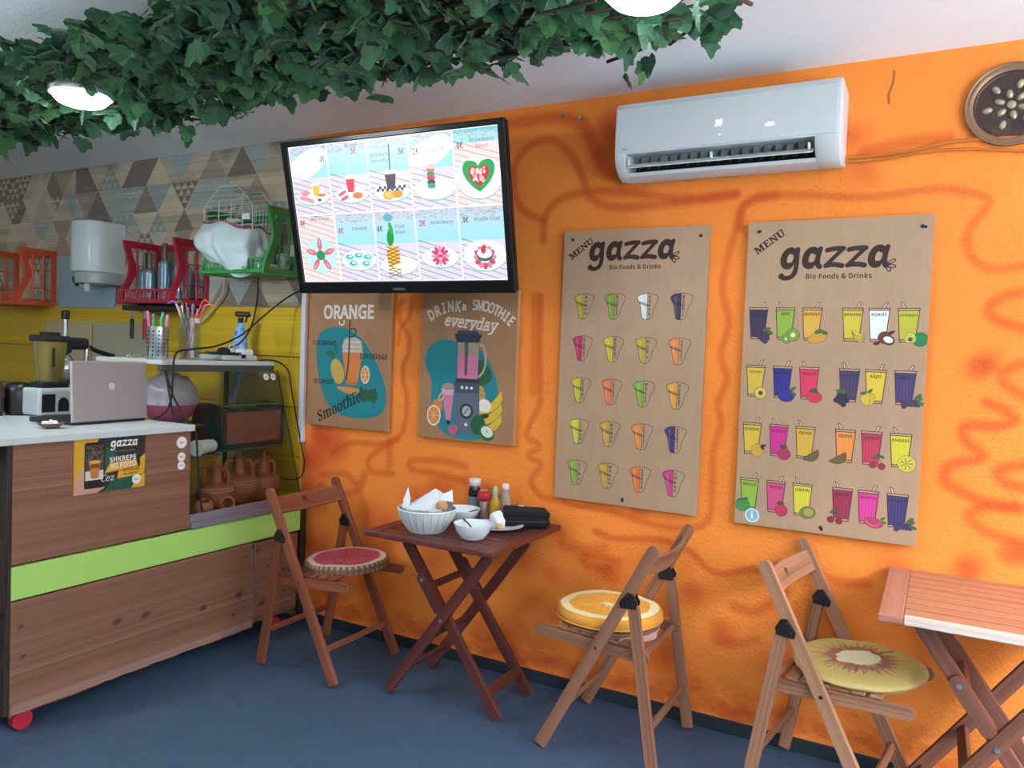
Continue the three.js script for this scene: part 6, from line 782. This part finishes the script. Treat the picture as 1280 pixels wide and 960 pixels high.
{
  const t = thing('kitchen_scale', 'flat white-and-grey kitchen scale with dark pan on white shelf', 'scale', [-3.2, SY, 0.27], 0.05);
  part('body', [at(new RoundedBoxGeometry(0.17, 0.026, 0.24, 4, 0.01), 0, 0.014, 0)], plain('#bfc5c3', { roughness: 0.35 }), t);
  part('pan', at(lathe([[0, 0], [0.06, 0.001], [0.09, 0.012], [0.088, 0.014], [0.06, 0.004], [0, 0.004]], 40), 0.0, 0.028, 0.035), plain('#5d666a', { roughness: 0.3, metalness: 0.5 }), t);
  part('raised_block', at(new RoundedBoxGeometry(0.12, 0.034, 0.075, 4, 0.01), 0, 0.042, -0.08), M.offwhite, t); part('display_window', at(box(0.004, 0.02, 0.03, 0.001), 0.086, 0.022, -0.02), M.black, t);
}
{
  const t = thing('black_plug', 'black knob-shaped plug lying on the kitchen scale', 'plug', [-3.2, SY + 0.043, 0.3]);
  part('body', new THREE.SphereGeometry(0.026, 24, 14).scale(1.2, 0.9, 1.4), M.softBlack, t); part('wire_loop', new THREE.TorusGeometry(0.022, 0.003, 8, 28).rotateY(1.2).translate(0, 0.012, -0.055), M.chrome, t);
}
{
  const t = thing('spray_bottle', 'light blue cleaning spray bottle with black trigger head', 'spray bottle', [-3.29, SY, 0.115], 0.4);
  const bm = canvasTex(128, 256, (x, w, h) => { x.fillStyle = '#6d9fd0'; x.fillRect(0, 0, w, h); const r = rng(131); for (let i = 0; i < 60; i++) { x.fillStyle = `rgba(${r() < 0.5 ? '210,228,244' : '40,96,168'},.4)`; x.fillRect(r() * w, 60 + r() * 160, 8 + r() * 30, 4 + r() * 16); } });
  part('bottle', lathe([[0, 0], [0.03, 0], [0.034, 0.01], [0.034, 0.09], [0.03, 0.13], [0.02, 0.17], [0.014, 0.2], [0, 0.2]], 36).scale(1.2, 1, 0.85), std({ map: bm, roughness: 0.3 }), t);
  part('spray_head', [rod([0, 0.198, 0], [0, 0.228, 0], 0.015, 18), at(new RoundedBoxGeometry(0.085, 0.028, 0.026, 3, 0.008), 0.012, 0.246, 0)], M.black, t); part('trigger', bar([0.036, 0.236, 0], [0.028, 0.2, 0], 0.01, 0.012), M.black, t); part('nozzle', rod([0.052, 0.25, 0], [0.066, 0.25, 0], 0.006, 12), plain('#c9a0a0'), t);
}
solo('metal_tongs', [tube([[0, 0, 0], [0.05, 0.016, 0.02], [0.1, 0.01, 0.05]], 0.003, 20, 8), tube([[0, 0, 0], [0.06, 0.01, -0.02], [0.11, 0.004, 0.0]], 0.003, 20, 8), new THREE.SphereGeometry(0.009, 12, 8)], M.chrome, 'thin metal tongs on the white shelf above the laptop', 'tongs', [-3.36, SY + 0.009, 0.72]);

// ------------------------------------------------------------------ three gallery wall shelves with turned spindles
function gallery(color, label, xl, xr, y0, hgt, dep) {
  const t = thing('wall_shelf', label, 'wall shelf', [xl, y0, 0]), W = xr - xl, mt = plain(color, { roughness: 0.38 }), th = 0.016;
  for (const x of [0, W - th]) { // curved side frame, seen as an open grid with two spindles
    const out = new THREE.Shape(); out.moveTo(0, 0); out.lineTo(dep, 0); out.lineTo(dep * 0.985, 0.03); out.bezierCurveTo(dep * 0.9, 0.12, dep * 0.72, hgt * 0.42, dep * 0.76, hgt * 0.62); out.bezierCurveTo(dep * 0.8, hgt * 0.8, dep * 0.9, hgt * 0.9, dep * 0.88, hgt); out.lineTo(0, hgt); out.closePath();
    const hole = new THREE.Path(); hole.moveTo(0.03, 0.032); hole.lineTo(0.03, hgt - 0.04); hole.lineTo(dep * 0.7, hgt - 0.04); hole.bezierCurveTo(dep * 0.7, hgt * 0.8, dep * 0.6, hgt * 0.7, dep * 0.58, hgt * 0.6); hole.bezierCurveTo(dep * 0.54, hgt * 0.42, dep * 0.74, 0.12, dep * 0.82, 0.032); hole.closePath(); out.holes.push(hole);
    const g = mapUV(extrude(out, th, 0.003).rotateY(-Math.PI / 2).translate(x + th, 0, 0), 'y'); const s = part('side_frame', g, mt, t);
    for (const k of [0.3, 0.55]) part('spindle', lathe([[0.006, 0.03], [0.007, hgt * 0.14], [0.012, hgt * 0.2], [0.006, hgt * 0.26], [0.009, hgt * 0.42], [0.006, hgt * 0.52], [0.013, hgt * 0.58], [0.006, hgt * 0.66], [0.008, hgt * 0.8], [0.006, hgt - 0.038]], 14).translate(x + th / 2, 0, dep * k), mt, s);
    for (const k of [0.3, 0.62]) part('thin_rail', rod([x + th / 2, hgt * k, 0.02], [x + th / 2, hgt * k, dep * 0.62], 0.003, 8), mt, s);
  }
  part('shelf_board', at(box(W - 2 * th, 0.014, dep - 0.02, 0.003), W / 2, 0.012, dep / 2 - 0.005), mt, t);
  part('back_rail', at(box(W - 2 * th, 0.04, 0.014, 0.004), W / 2, hgt - 0.022, 0.012), mt, t); part('back_rail', at(box(W - 2 * th, 0.03, 0.012, 0.003), W / 2, 0.034, 0.01), mt, t);
  part('front_rail', at(box(W - 2 * th, 0.014, 0.014, 0.004), W / 2, 0.075, dep * 0.93), mt, t); part('front_rail', at(box(W - 2 * th, 0.02, 0.016, 0.004), W / 2, 0.012, dep - 0.009), mt, t);
  const n = Math.round(W / 0.032); for (let i = 1; i < n; i++) part('baluster', lathe([[0.004, 0.02], [0.007, 0.034], [0.004, 0.046], [0.006, 0.056], [0.004, 0.07]], 10).translate(W * i / n, 0, dep * 0.945), mt, t);
  return t;
}
gallery('#c8502c', 'orange gallery shelf at the left end of the patterned wall', -5.62, -5.165, 1.655, 0.37, 0.275);
gallery('#a01f35', 'dark red gallery shelf holding shiny bottles', -4.125, -3.68, 1.66, 0.365, 0.272);
gallery('#2c8a42', 'green gallery shelf carrying a white wire cage', -3.45, -2.985, 1.815, 0.345, 0.255);
solo('under_shelf_block', at(box(0.5, 0.03, 0.16, 0.004), 0, 0, 0), plain('#3d3028', { roughness: 0.7 }), 'dark block fixed below the red shelf, with knives hanging', 'block', [-3.98, 1.643, 0.085]);
function bottle(label, x, z, s, c, h) {
  const t = thing('shelf_bottle', label, 'bottle', [x, 1.682, z]); t.scale.setScalar(s);
  part('body', lathe([[0, 0], [0.034, 0], [0.037, 0.008], [0.037, h], [0.034, h + 0.012], [0.022, h + 0.024], [0.013, h + 0.03], [0, h + 0.03]], 36), std({ color: new THREE.Color(c), roughness: 0.12, metalness: 0.5 }), t);
  part('neck', lathe([[0.0125, h + 0.025], [0.0125, h + 0.1], [0.014, h + 0.105], [0.014, h + 0.12], [0, h + 0.12]], 24), plain('#5f4c40', { roughness: 0.4 }), t, 'brown neck');
}
bottle('leftmost shiny grey-blue bottle on the red shelf', -4.06, 0.14, 1, '#6d8794', 0.16); bottle('front shiny grey-blue bottle on the red shelf', -3.975, 0.17, 1, '#7d96a2', 0.155); bottle('tallest shiny grey-blue bottle on the red shelf', -3.87, 0.15, 1, '#6f8b9a', 0.205); bottle('pale blue frosted bottle near the right end of red shelf', -3.79, 0.1, 1.05, '#a9c3d0', 0.16);
solo('pepper_tin', [rod([0, 0, 0], [0, 0.13, 0], 0.02, 24), rod([0, 0.13, 0], [0, 0.145, 0], 0.016, 20)], plain('#5c6a72', { roughness: 0.25, metalness: 0.4 }), 'small grey tin behind the right frame of red shelf', 'tin', [-3.735, 1.682, 0.13]);
// knives under the red shelf
for (const [x, z, c, l] of [[-4.18, 0.13, '#141416', 'black-handled knife hanging under the red shelf'], [-4.065, 0.13, '#9a2a2a', 'red-handled knife hanging under the red shelf']]) {
  const t = thing('kitchen_knife', l, 'knife', [x, 1.63, z]); part('blade', at(box(0.022, 0.06, 0.002, 0.0006, 'y'), 0, -0.03, 0), M.steel, t); part('handle', at(new RoundedBoxGeometry(0.024, 0.12, 0.018, 3, 0.007), 0, -0.11, 0), plain(c, { roughness: 0.4 }), t);
}
{ // roll-towel dispenser
  const t = thing('towel_dispenser', 'white rounded paper dispenser on the patterned wall', 'dispenser', [-4.71, 1.8, 0]); t.scale.x = 0.66; const wh = plain('#cfd8d8', { roughness: 0.25 });
  const s = new THREE.Shape(); s.moveTo(0, 0); s.lineTo(0, -0.1); s.bezierCurveTo(0, -0.2, 0.08, -0.235, 0.2, -0.235); s.bezierCurveTo(0.32, -0.235, 0.4, -0.2, 0.4, -0.1); s.lineTo(0.4, 0); s.closePath();
  part('shell', toCreasedNormals(extrude(s, 0.31, 0.014).rotateX(-Math.PI / 2).translate(0, 0.055, 0), 0.5), wh, t);
  part('bottom_shell', toCreasedNormals(extrude(s, 0.07, 0.012).rotateX(-Math.PI / 2).scale(0.94, 1, 0.9).translate(0.012, -0.012, 0), 0.5), plain('#aab4b4', { roughness: 0.35 }), t);
  part('slot', at(box(0.07, 0.03, 0.02, 0.004).rotateZ(-0.6), 0.1, 0.0, 0.19), M.black, t); part('paper_tip', at(box(0.012, 0.05, 0.03, 0.002), 0.2, -0.034, 0.16), M.white, t); part('lock', rod([0.2, 0.365, 0.05], [0.2, 0.39, 0.05], 0.012, 14), M.black, t);
}
solo('wall_sheet', at(box(0.58, 0.33, 0.012, 0.003), 0, 0, 0), plain('#8ba7b2', { roughness: 0.5 }), 'pale blue-grey backing sheet on wall below the paper dispenser', 'panel', [-4.815, 1.815, 0.008]);
for (const [x, w, l] of [[-5.0, 0.5, 'left beige plastic splash panel on the yellow boards'], [-4.47, 0.52, 'right beige plastic splash panel on the yellow boards']]) solo('splash_panel', at(box(w, 0.46, 0.01, 0.003), 0, 0, 0), plain(x < -4.8 ? '#b9aa80' : '#aaa48a', { roughness: 0.25 }), l, 'panel', [x, 1.33, 0.014]);
{ // bird cage with its cloth skirt
  const t = thing('bird_cage', 'white wire cage with a pale cloth skirt on green shelf', 'cage', [-3.29, 1.842, 0.135], 0.06); const w = plain('#c9d3cd', { roughness: 0.35 });
  const hw = 0.17, hz = 0.085, h1 = 0.33, h2 = 0.43, tw = 0.065; const wire = (p, q, r = 0.0018) => part('wire', rod(p, q, r, 6), w, t);
  part('base_tray', at(new RoundedBoxGeometry(2 * hw, 0.06, 2 * hz, 3, 0.012), 0, 0.031, 0), M.offwhite, t);
  for (const s of [-1, 1]) { for (const z of [-hz, hz]) { wire([s * hw, 0.05, z], [s * hw, h1, z], 0.0028); wire([s * hw, h1, z], [s * tw, h2, z], 0.0028); } wire([s * hw, h1, -hz], [s * hw, h1, hz], 0.0028); wire([s * tw, h2, -hz], [s * tw, h2, hz], 0.0028); }
  for (const z of [-hz, hz]) { wire([-tw, h2, z], [tw, h2, z], 0.0028); for (let i = 0; i < 13; i++) { const y = 0.1 + i * 0.026; const half = y < h1 ? hw : hw - (hw - tw) * (y - h1) / (h2 - h1); if (half > 0) wire([-half, y, z], [half, y, z]); } for (const x of [-0.065, 0.02, 0.1]) wire([x, 0.05, z], [x, h1 + 0.03, z], 0.0026); }
  for (let i = 1; i < 7; i++) { const z = -hz + i * 2 * hz / 7; for (const s of [-1, 1]) wire([s * hw, 0.05, z], [s * hw, h1, z]); } for (let i = 0; i < 9; i++) { const x = -tw + i * tw / 4; wire([x, h2, -hz], [x, h2, hz]); }
  part('bird_figure', (() => { const g = new THREE.SphereGeometry(0.022, 20, 14).scale(1.5, 0.9, 0.9), hd = new THREE.SphereGeometry(0.013, 16, 10).translate(-0.03, 0.014, 0), tl = new THREE.ConeGeometry(0.011, 0.05, 10).rotateZ(-1.9).translate(0.046, 0.004, 0), bk = new THREE.ConeGeometry(0.004, 0.012, 8).rotateZ(1.5).translate(-0.046, 0.013, 0); return merge([g, hd, tl, bk]); })(), plain('#d9d8b4', { roughness: 0.7 }), t, 'small pale toy bird').position.set(-0.05, 0.262, 0.0); wire([-0.16, 0.24, 0], [0.16, 0.24, 0], 0.004);
  part('door_tag', at(box(0.05, 0.03, 0.004, 0.001), 0.13, 0.27, hz + 0.006), M.white, t);
  // gathered cloth wrapped round the lower cage, sagging at the front
  const pos = [], idx = [], N = 72, K = 20; for (let i = 0; i <= N; i++) for (let j = 0; j <= K; j++) { const a = i / N * Math.PI * 2, v = j / K, c = Math.cos(a), s = Math.sin(a), sq = 1 / Math.max(Math.abs(c), Math.abs(s)) ** 0.75, fold = (0.007 * Math.sin(a * 7 + 2.6 * Math.sin(v * 5 + a)) + 0.005 * Math.sin(a * 15 + 5 * v)) * Math.sin(Math.PI * v), front = Math.max(0, s); const bul = 1 + 0.10 * Math.sin(Math.PI * Math.min(1, v * 1.15)) - 0.3 * Math.max(0, v - 0.72) / 0.28 * front; const top = 0.235 - 0.03 * c + 0.012 * Math.sin(a * 5), y = top - v * (0.21 + 0.02 * front + 0.05 * front * c); pos.push((hw + 0.006) * c * sq * bul + fold * c, y, (hz + 0.008) * s * sq * (1 + 0.75 * front * Math.sin(Math.PI * Math.min(1, v * 0.8 + 0.1))) + fold * s * 1.6); }
  for (let i = 0; i < N; i++) for (let j = 0; j < K; j++) { const a = i * (K + 1) + j, b = a + K + 1; idx.push(a, a + 1, b, b, a + 1, b + 1); } const g = new THREE.BufferGeometry(); g.setAttribute('position', new THREE.Float32BufferAttribute(pos, 3)); g.setAttribute('uv', new THREE.Float32BufferAttribute(new Float32Array(pos.length / 3 * 2), 2)); g.setIndex(idx); g.computeVertexNormals();
  const cl = part('cloth_skirt', g, std({ color: new THREE.Color('#c4d3d6'), roughness: 0.85, side: THREE.DoubleSide }), t, 'pale blue-white cloth skirt'); const hem = []; for (let i = 0; i <= N; i++) { const k = i * (K + 1) * 3; hem.push([pos[k], pos[k + 1], pos[k + 2]]); } part('pink_hem', tube(hem.slice(0, -1), 0.005, 120, 6, true), plain('#b0526a', { roughness: 0.8 }), cl, 'pink gathered hem');
}
solo('drinking_glass', lathe([[0, 0.002], [0.024, 0.002], [0.032, 0.1], [0.03, 0.1], [0.023, 0.006], [0, 0.006]], 32), new THREE.MeshPhysicalMaterial({ color: new THREE.Color('#dbe6e6'), transmission: 0.6, thickness: 0, roughness: 0.2 }), 'clear tumbler at the back right of the green shelf', 'glass', [-3.05, 1.8345, 0.06]);
solo('folded_packet', [at(box(0.05, 0.012, 0.12, 0.003), 0, 0.006, 0), at(box(0.05, 0.012, 0.11, 0.003), 0.001, 0.019, 0), at(box(0.048, 0.012, 0.115, 0.003), -0.001, 0.032, 0)], M.white, 'small stack of white packets at right of the green shelf', 'packets', [-3.06, 1.8345, 0.165]);

// ------------------------------------------------------------------ loose cables at the counter
const cab = (pts, r, m, l) => solo('loose_cable', tube(pts, r, 90, 8), m, l, 'cable');
cab([[-3.27, 1.83, 0.02], [-3.272, 1.7, 0.02], [-3.27, 1.55, 0.06], [-3.24, 1.46, 0.16], [-3.21, 1.43, 0.27]], 0.0045, M.softBlack, 'black cable dropping from the green shelf to the scale');
cab([[-2.74, 1.8, 0.03], [-2.98, 1.72, 0.06], [-3.03, 1.6, 0.2], [-3.05, 1.5, 0.32], [-3.04, 1.44, 0.48], [-3.04, 1.42, 0.62], [-3.02, 1.4, 0.72], [-3.0, 1.3, 0.75], [-3.0, 1.2, 0.755], [-3.04, 1.13, 0.755], [-3.1, 1.102, 0.768]], 0.0045, M.softBlack, 'black laptop cable hanging in an arc from television to laptop');
cab([[-3.52, 1.815, 0.03], [-3.53, 1.74, 0.03], [-3.58, 1.68, 0.03], [-3.66, 1.6, 0.03], [-3.74, 1.56, 0.03]], 0.006, plain('#b9b49c', { roughness: 0.6 }), 'cream-white cable curving between red and green shelves');
cab([[-3.1, 1.374, 0.16], [-3.04, 1.372, 0.1], [-3.015, 1.33, 0.04], [-2.985, 1.2, 0.03], [-2.94, 1.02, 0.024], [-2.915, 0.93, 0.024], [-2.885, 0.84, 0.03], [-2.9, 0.77, 0.036], [-3.0, 0.745, 0.036], [-3.1, 0.76, 0.036]], 0.0042, M.softBlack, 'black cable looping down beside the display case glass');
cab([[-3.02, 1.315, 0.77], [-2.985, 1.2, 0.752], [-2.93, 1.12, 0.735], [-2.875, 1.06, 0.726], [-2.862, 0.95, 0.72], [-2.858, 0.8, 0.71], [-2.85, 0.70, 0.70]], 0.0042, M.softBlack, 'black cable hanging down the gap between counter and case');

// ------------------------------------------------------------------ set on the dark table
const TY = 0.7185;
{
  const t = thing('bread_basket', 'white woven bread basket lined with white paper', 'basket', [-1.80, TY, 0.455]); const wm = plain('#d9dedd', { roughness: 0.6 });
  const prof = v => [0.07 + 0.047 * Math.sin(v * 1.45), 0.004 + 0.088 * v];
  { const pos = [], idx = [], N = 96, K = 26; for (let i = 0; i <= N; i++) for (let j = 0; j <= K; j++) { const a = i / N * Math.PI * 2, v = j / K, [r, y] = prof(v); const q = r + 0.0022 * Math.sin(i / N * 24 * Math.PI * 2 / 2 + (j % 2 ? Math.PI : 0)); pos.push(q * Math.cos(a), y, q * Math.sin(a)); } for (let i = 0; i < N; i++) for (let j = 0; j < K; j++) { const a = i * (K + 1) + j, b = a + K + 1; idx.push(a, a + 1, b, b, a + 1, b + 1); } const g = new THREE.BufferGeometry(); g.setAttribute('position', new THREE.Float32BufferAttribute(pos, 3)); g.setAttribute('uv', new THREE.Float32BufferAttribute(new Float32Array(pos.length / 3 * 2), 2)); g.setIndex(idx); g.computeVertexNormals(); part('woven_wall', g, std({ color: wm.color, roughness: 0.6, side: THREE.DoubleSide }), t); }
  part('floor', rod([0, 0.001, 0], [0, 0.006, 0], 0.071, 40), wm, t); part('rim', new THREE.TorusGeometry(0.1172, 0.0045, 10, 64).rotateX(Math.PI / 2).translate(0, 0.092, 0), wm, t);
  for (let k = 0; k < 24; k++) { const a = k / 24 * Math.PI * 2; part('stake', tube([0, 0.3, 0.6, 1].map(v => { const [r, y] = prof(v); return [(r + 0.0025) * Math.cos(a), y, (r + 0.0025) * Math.sin(a)]; }), 0.0026, 8, 6), wm, t); }
  const sheet = (seed, base, pk, label) => { const pos = [], idx = [], N = 56, K = 14; for (let i = 0; i <= N; i++) for (let j = 0; j <= K; j++) { const a = i / N * Math.PI * 2, v = j / K; const pe = pk.reduce((s, [pa, ph, pw]) => Math.max(s, ph * Math.exp(-((((a - pa + Math.PI * 3) % (Math.PI * 2) - Math.PI) / pw) ** 2))), 0); const r = 0.02 + 0.082 * Math.sqrt(v) + 0.01 * noise(a * 2, v * 3, seed) * v; const y = base + 0.05 * v * v + pe * v ** 2 + 0.012 * noise(Math.cos(a) * 3 + v * 4, Math.sin(a) * 3, seed); pos.push(r * Math.cos(a), y, r * Math.sin(a)); } for (let i = 0; i < N; i++) for (let j = 0; j < K; j++) { const a = i * (K + 1) + j, b = a + K + 1; idx.push(a, a + 1, b, b, a + 1, b + 1); } const g = new THREE.BufferGeometry(); g.setAttribute('position', new THREE.Float32BufferAttribute(pos, 3)); g.setAttribute('uv', new THREE.Float32BufferAttribute(new Float32Array(pos.length / 3 * 2), 2)); g.setIndex(idx); return toCreasedNormals(g, 0.7); };
  const pm = std({ color: new THREE.Color('#dfe6ea'), roughness: 0.7, side: THREE.DoubleSide }); const tk = (x, z) => (Math.atan2(z, x) + Math.PI * 2) % (Math.PI * 2);
  const p1 = thing('paper_napkin', 'white paper with a tall twisted corner inside the bread basket', 'paper', [-1.80, TY + 0.03, 0.455]); part('sheet', sheet(1, 0.02, [[tk(0.3, -0.9), 0.03, 0.55], [tk(0.8, 0.4), 0.012, 0.3]]), pm, p1);
  { // a stiff sheet folded into a tent above the rim, with two upright corners
    const P = (a, b, y) => V(0.876 * a + 0.482 * b, y - 0.03, -0.482 * a + 0.876 * b), tri = []; const add = (a, b, c, n = 3) => { if (!n) { tri.push(a, b, c); return; } const m = (p, q) => { const k = p.clone().add(q).multiplyScalar(0.5); k.y += 0.0035 * noise(k.x * 60, k.y * 60, k.z * 60); return k; }, ab = m(a, b), bc = m(b, c), ca = m(c, a); add(a, ab, ca, n - 1); add(ab, b, bc, n - 1); add(ca, bc, c, n - 1); add(ab, bc, ca, n - 1); };
    const L = P(-0.085, 0.035, 0.092), Lb = P(-0.075, -0.05, 0.1), K = P(0.03, -0.03, 0.17), F = P(-0.01, 0.075, 0.095), Rr = P(0.07, 0.05, 0.1), Rb = P(0.085, -0.04, 0.13), B = P(0.01, -0.085, 0.11);
    add(L, F, K); add(F, Rr, K); add(Lb, L, K); add(B, Lb, K); add(Rb, B, K); add(Rr, Rb, K);
    add(P(-0.1, 0.01, 0.09), P(-0.066, 0.02, 0.092), P(-0.088, 0.0, 0.128)); add(P(-0.102, 0.008, 0.1), P(-0.066, 0.02, 0.092), P(-0.09, -0.012, 0.135)); add(P(-0.1, 0.0, 0.122), P(-0.07, 0.0, 0.13), P(-0.082, -0.01, 0.176)); add(P(-0.095, 0.006, 0.1), P(-0.072, 0.008, 0.1), P(-0.07, 0.0, 0.13)); add(P(-0.095, 0.006, 0.1), P(-0.07, 0.0, 0.13), P(-0.1, 0.0, 0.122));
    add(P(0.05, 0.0, 0.125), P(0.105, -0.01, 0.12), P(0.062, -0.02, 0.15)); add(P(0.062, -0.02, 0.15), P(0.105, -0.01, 0.12), P(0.098, -0.03, 0.168));
    const g = new THREE.BufferGeometry().setFromPoints(tri); g.setAttribute('uv', new THREE.Float32BufferAttribute(new Float32Array(tri.length * 2), 2)); g.computeVertexNormals(); part('folded_sheet', toCreasedNormals(g, 0.45), pm, p1);
  }
  const b = new THREE.SphereGeometry(0.021, 24, 16).scale(1.2, 1.0, 1); const bp = b.attributes.position; for (let i = 0; i < bp.count; i++) { const k = 1 + 0.14 * noise(bp.getX(i) * 60, bp.getY(i) * 60, bp.getZ(i) * 60); bp.setXYZ(i, bp.getX(i) * k, bp.getY(i) * k, bp.getZ(i) * k); } b.computeVertexNormals();
  solo('bread_piece', b, plain('#c79a6a', { roughness: 0.85 }), 'small piece of brown bread in the white basket', 'bread', [-1.715, TY + 0.115, 0.475]);
}
function bowl(label, x, z, r, h) { const t = thing('bowl', label, 'bowl', [x, TY, z]); part('bowl_wall', lathe([[0, 0.002], [r * 0.5, 0.0], [r * 0.6, 0.004], [r * 0.86, h * 0.5], [r * 0.96, h * 0.92], [r, h], [r * 0.96, h], [r * 0.9, h * 0.86], [r * 0.8, h * 0.5], [r * 0.5, 0.01], [0, 0.008]], 56), plain('#dfe9ec', { roughness: 0.22 }), t); return t; }
bowl('white bowl with a spoon at the front of the dark table', -1.578, 0.455, 0.078, 0.062); bowl('wider white bowl between bread basket and bottles', -1.79, 0.212, 0.085, 0.055);
const spoon = (l, pos, turn, tilt) => { const t = thing('spoon', l, 'spoon', pos, turn); t.rotation.order = 'YXZ'; t.rotation.z = tilt; part('handle', [tube([[0.015, 0, 0], [0.045, 0.003, 0], [0.085, 0.0, 0]], 0.0032, 20, 8)], plain('#2a2c30', { roughness: 0.3, metalness: 0.3 }), t); part('scoop', new THREE.SphereGeometry(0.018, 18, 8, 0, Math.PI * 2, Math.PI / 2, Math.PI / 2).scale(1.35, 0.45, 0.9), M.chrome, t); };
spoon('dark-handled spoon leaning over the rim of front bowl', [-1.575, TY + 0.03, 0.45], 2.75, 0.42); spoon('dark spoon handle inside the wider back bowl', [-1.79, TY + 0.022, 0.215], 0.6, 0.36);
{
  const t = thing('plate', 'white plate with crumpled napkin beside the black pouch', 'plate', [-1.588, TY, 0.235]); part('plate_disc', lathe([[0, 0.002], [0.06, 0.0], [0.068, 0.003], [0.1, 0.014], [0.108, 0.016], [0.107, 0.018], [0.098, 0.0165], [0.066, 0.007], [0, 0.006]], 60), plain('#dbe8ee', { roughness: 0.22 }), t);
  const g = new THREE.IcosahedronGeometry(0.034, 5), p = g.attributes.position; for (let i = 0; i < p.count; i++) { const k = 1 + 0.55 * noise(p.getX(i) * 30, p.getY(i) * 30, p.getZ(i) * 30); p.setXYZ(i, p.getX(i) * k, Math.max(-0.018, p.getY(i) * k * 1.25), p.getZ(i) * k); }
  solo('crumpled_napkin', toCreasedNormals(g, 0.5), plain('#e2eaec', { roughness: 0.8 }), 'crumpled white napkin standing on the white plate', 'napkin', [-1.585, TY + 0.026, 0.24]);
  solo('bread_piece', new THREE.SphereGeometry(0.016, 18, 12).scale(1.2, 0.8, 1), plain('#d9b478', { roughness: 0.85 }), 'yellowish scrap of bread at the edge of the napkin', 'bread', [-1.55, TY + 0.02, 0.285]);
}
function sauce(name, label, x, z, prof, c, cap, capCol, o = {}) { const t = thing(name, label, 'bottle', [x, TY, z]); part('body', lathe(prof, 32), o.glass ? new THREE.MeshPhysicalMaterial({ color: new THREE.Color(c), transmission: o.glass, thickness: 0, roughness: 0.1 }) : plain(c, { roughness: 0.2 }), t); part('cap', lathe(cap, 24), plain(capCol, { roughness: 0.4 }), t); if (o.label) part('paper_label', lathe(o.label[0], 32), plain(o.label[1], { roughness: 0.6 }), t); if (o.fill) part('contents', lathe(o.fill[0], 28), plain(o.fill[1], { roughness: 0.3 }), t); return t; }
sauce('sauce_bottle', 'dark sauce bottle with white cap at the back of table', -1.815, 0.062, [[0, 0], [0.026, 0], [0.028, 0.006], [0.028, 0.11], [0.022, 0.13], [0.02, 0.136], [0, 0.136]], '#26202a', [[0, 0.132], [0.026, 0.132], [0.026, 0.166], [0, 0.168]], '#d9d4d0', { label: [[[0.0283, 0.03], [0.0283, 0.085]], '#8a8c98'] });
sauce('salt_shaker', 'small clear shaker with white cap beside the dark sauce bottle', -1.762, 0.07, [[0, 0], [0.018, 0], [0.02, 0.006], [0.018, 0.09], [0, 0.09]], '#cfc2c0', [[0, 0.088], [0.019, 0.088], [0.019, 0.118], [0, 0.12]], '#dcd8d6', { glass: 0.6 });
sauce('pepper_mill', 'clear grinder with a bright red cap, full of peppercorns', -1.728, 0.125, [[0, 0], [0.022, 0], [0.023, 0.006], [0.017, 0.05], [0.02, 0.088], [0, 0.088]], '#c9b0ac', [[0, 0.084], [0.022, 0.084], [0.028, 0.094], [0.03, 0.112], [0.026, 0.124], [0, 0.126]], '#b8283c', { glass: 0.6, fill: [[[0, 0.004], [0.019, 0.004], [0.013, 0.05], [0.012, 0.066], [0, 0.066]], '#5e2a2c'] });
sauce('oil_bottle', 'olive oil bottle with pale green spout', -1.682, 0.105, [[0, 0], [0.022, 0], [0.024, 0.006], [0.024, 0.085], [0.012, 0.106], [0.01, 0.118], [0, 0.118]], '#b08a1c', [[0.012, 0.106], [0.013, 0.13], [0.008, 0.15], [0, 0.152]], '#9ab58a');
sauce('water_bottle', 'clear vinegar bottle with white cap behind the oil bottle', -1.662, 0.05, [[0, 0], [0.023, 0], [0.025, 0.006], [0.025, 0.1], [0.014, 0.122], [0.012, 0.132], [0, 0.132]], '#d6cfc6', [[0, 0.128], [0.016, 0.128], [0.016, 0.155], [0, 0.157]], '#e0e4e4', { glass: 0.6 });
{
  const t = thing('black_pouch', 'black zipped fabric pouch at the back right corner of the dark table', 'pouch', [-1.53, TY, 0.115], 0.55); t.scale.set(1.06, 1.3, 1.06); const bm = plain('#17181d', { roughness: 1.0 });
  const soft = (w, h, d, r, y, s) => { const g = new RoundedBoxGeometry(w, h, d, 6, r), p = g.attributes.position; for (let i = 0; i < p.count; i++) { const q = 0.012 * noise(p.getX(i) * 20, p.getY(i) * 30, p.getZ(i) * 20 + s); p.setXYZ(i, p.getX(i) + q, p.getY(i) + q * (p.getY(i) > 0 ? 1 : 0.1), p.getZ(i) + q); } g.computeVertexNormals(); return g.translate(0, y, 0); };
  part('body', soft(0.2, 0.036, 0.135, 0.0175, 0.0185, 1), bm, t); part('flap', soft(0.185, 0.024, 0.125, 0.0118, 0.042, 4).translate(0.004, 0, -0.002), bm, t); part('zip', tube([[-0.1, 0.024, 0.06], [-0.05, 0.024, 0.071], [0.05, 0.024, 0.071], [0.1, 0.024, 0.06]], 0.0016, 30, 6), plain('#33353c', { roughness: 0.6 }), t); part('white_tab', at(box(0.022, 0.004, 0.008, 0.001), -0.01, 0.0555, -0.05), M.white, t);
}
renderer.render(scene, camera);
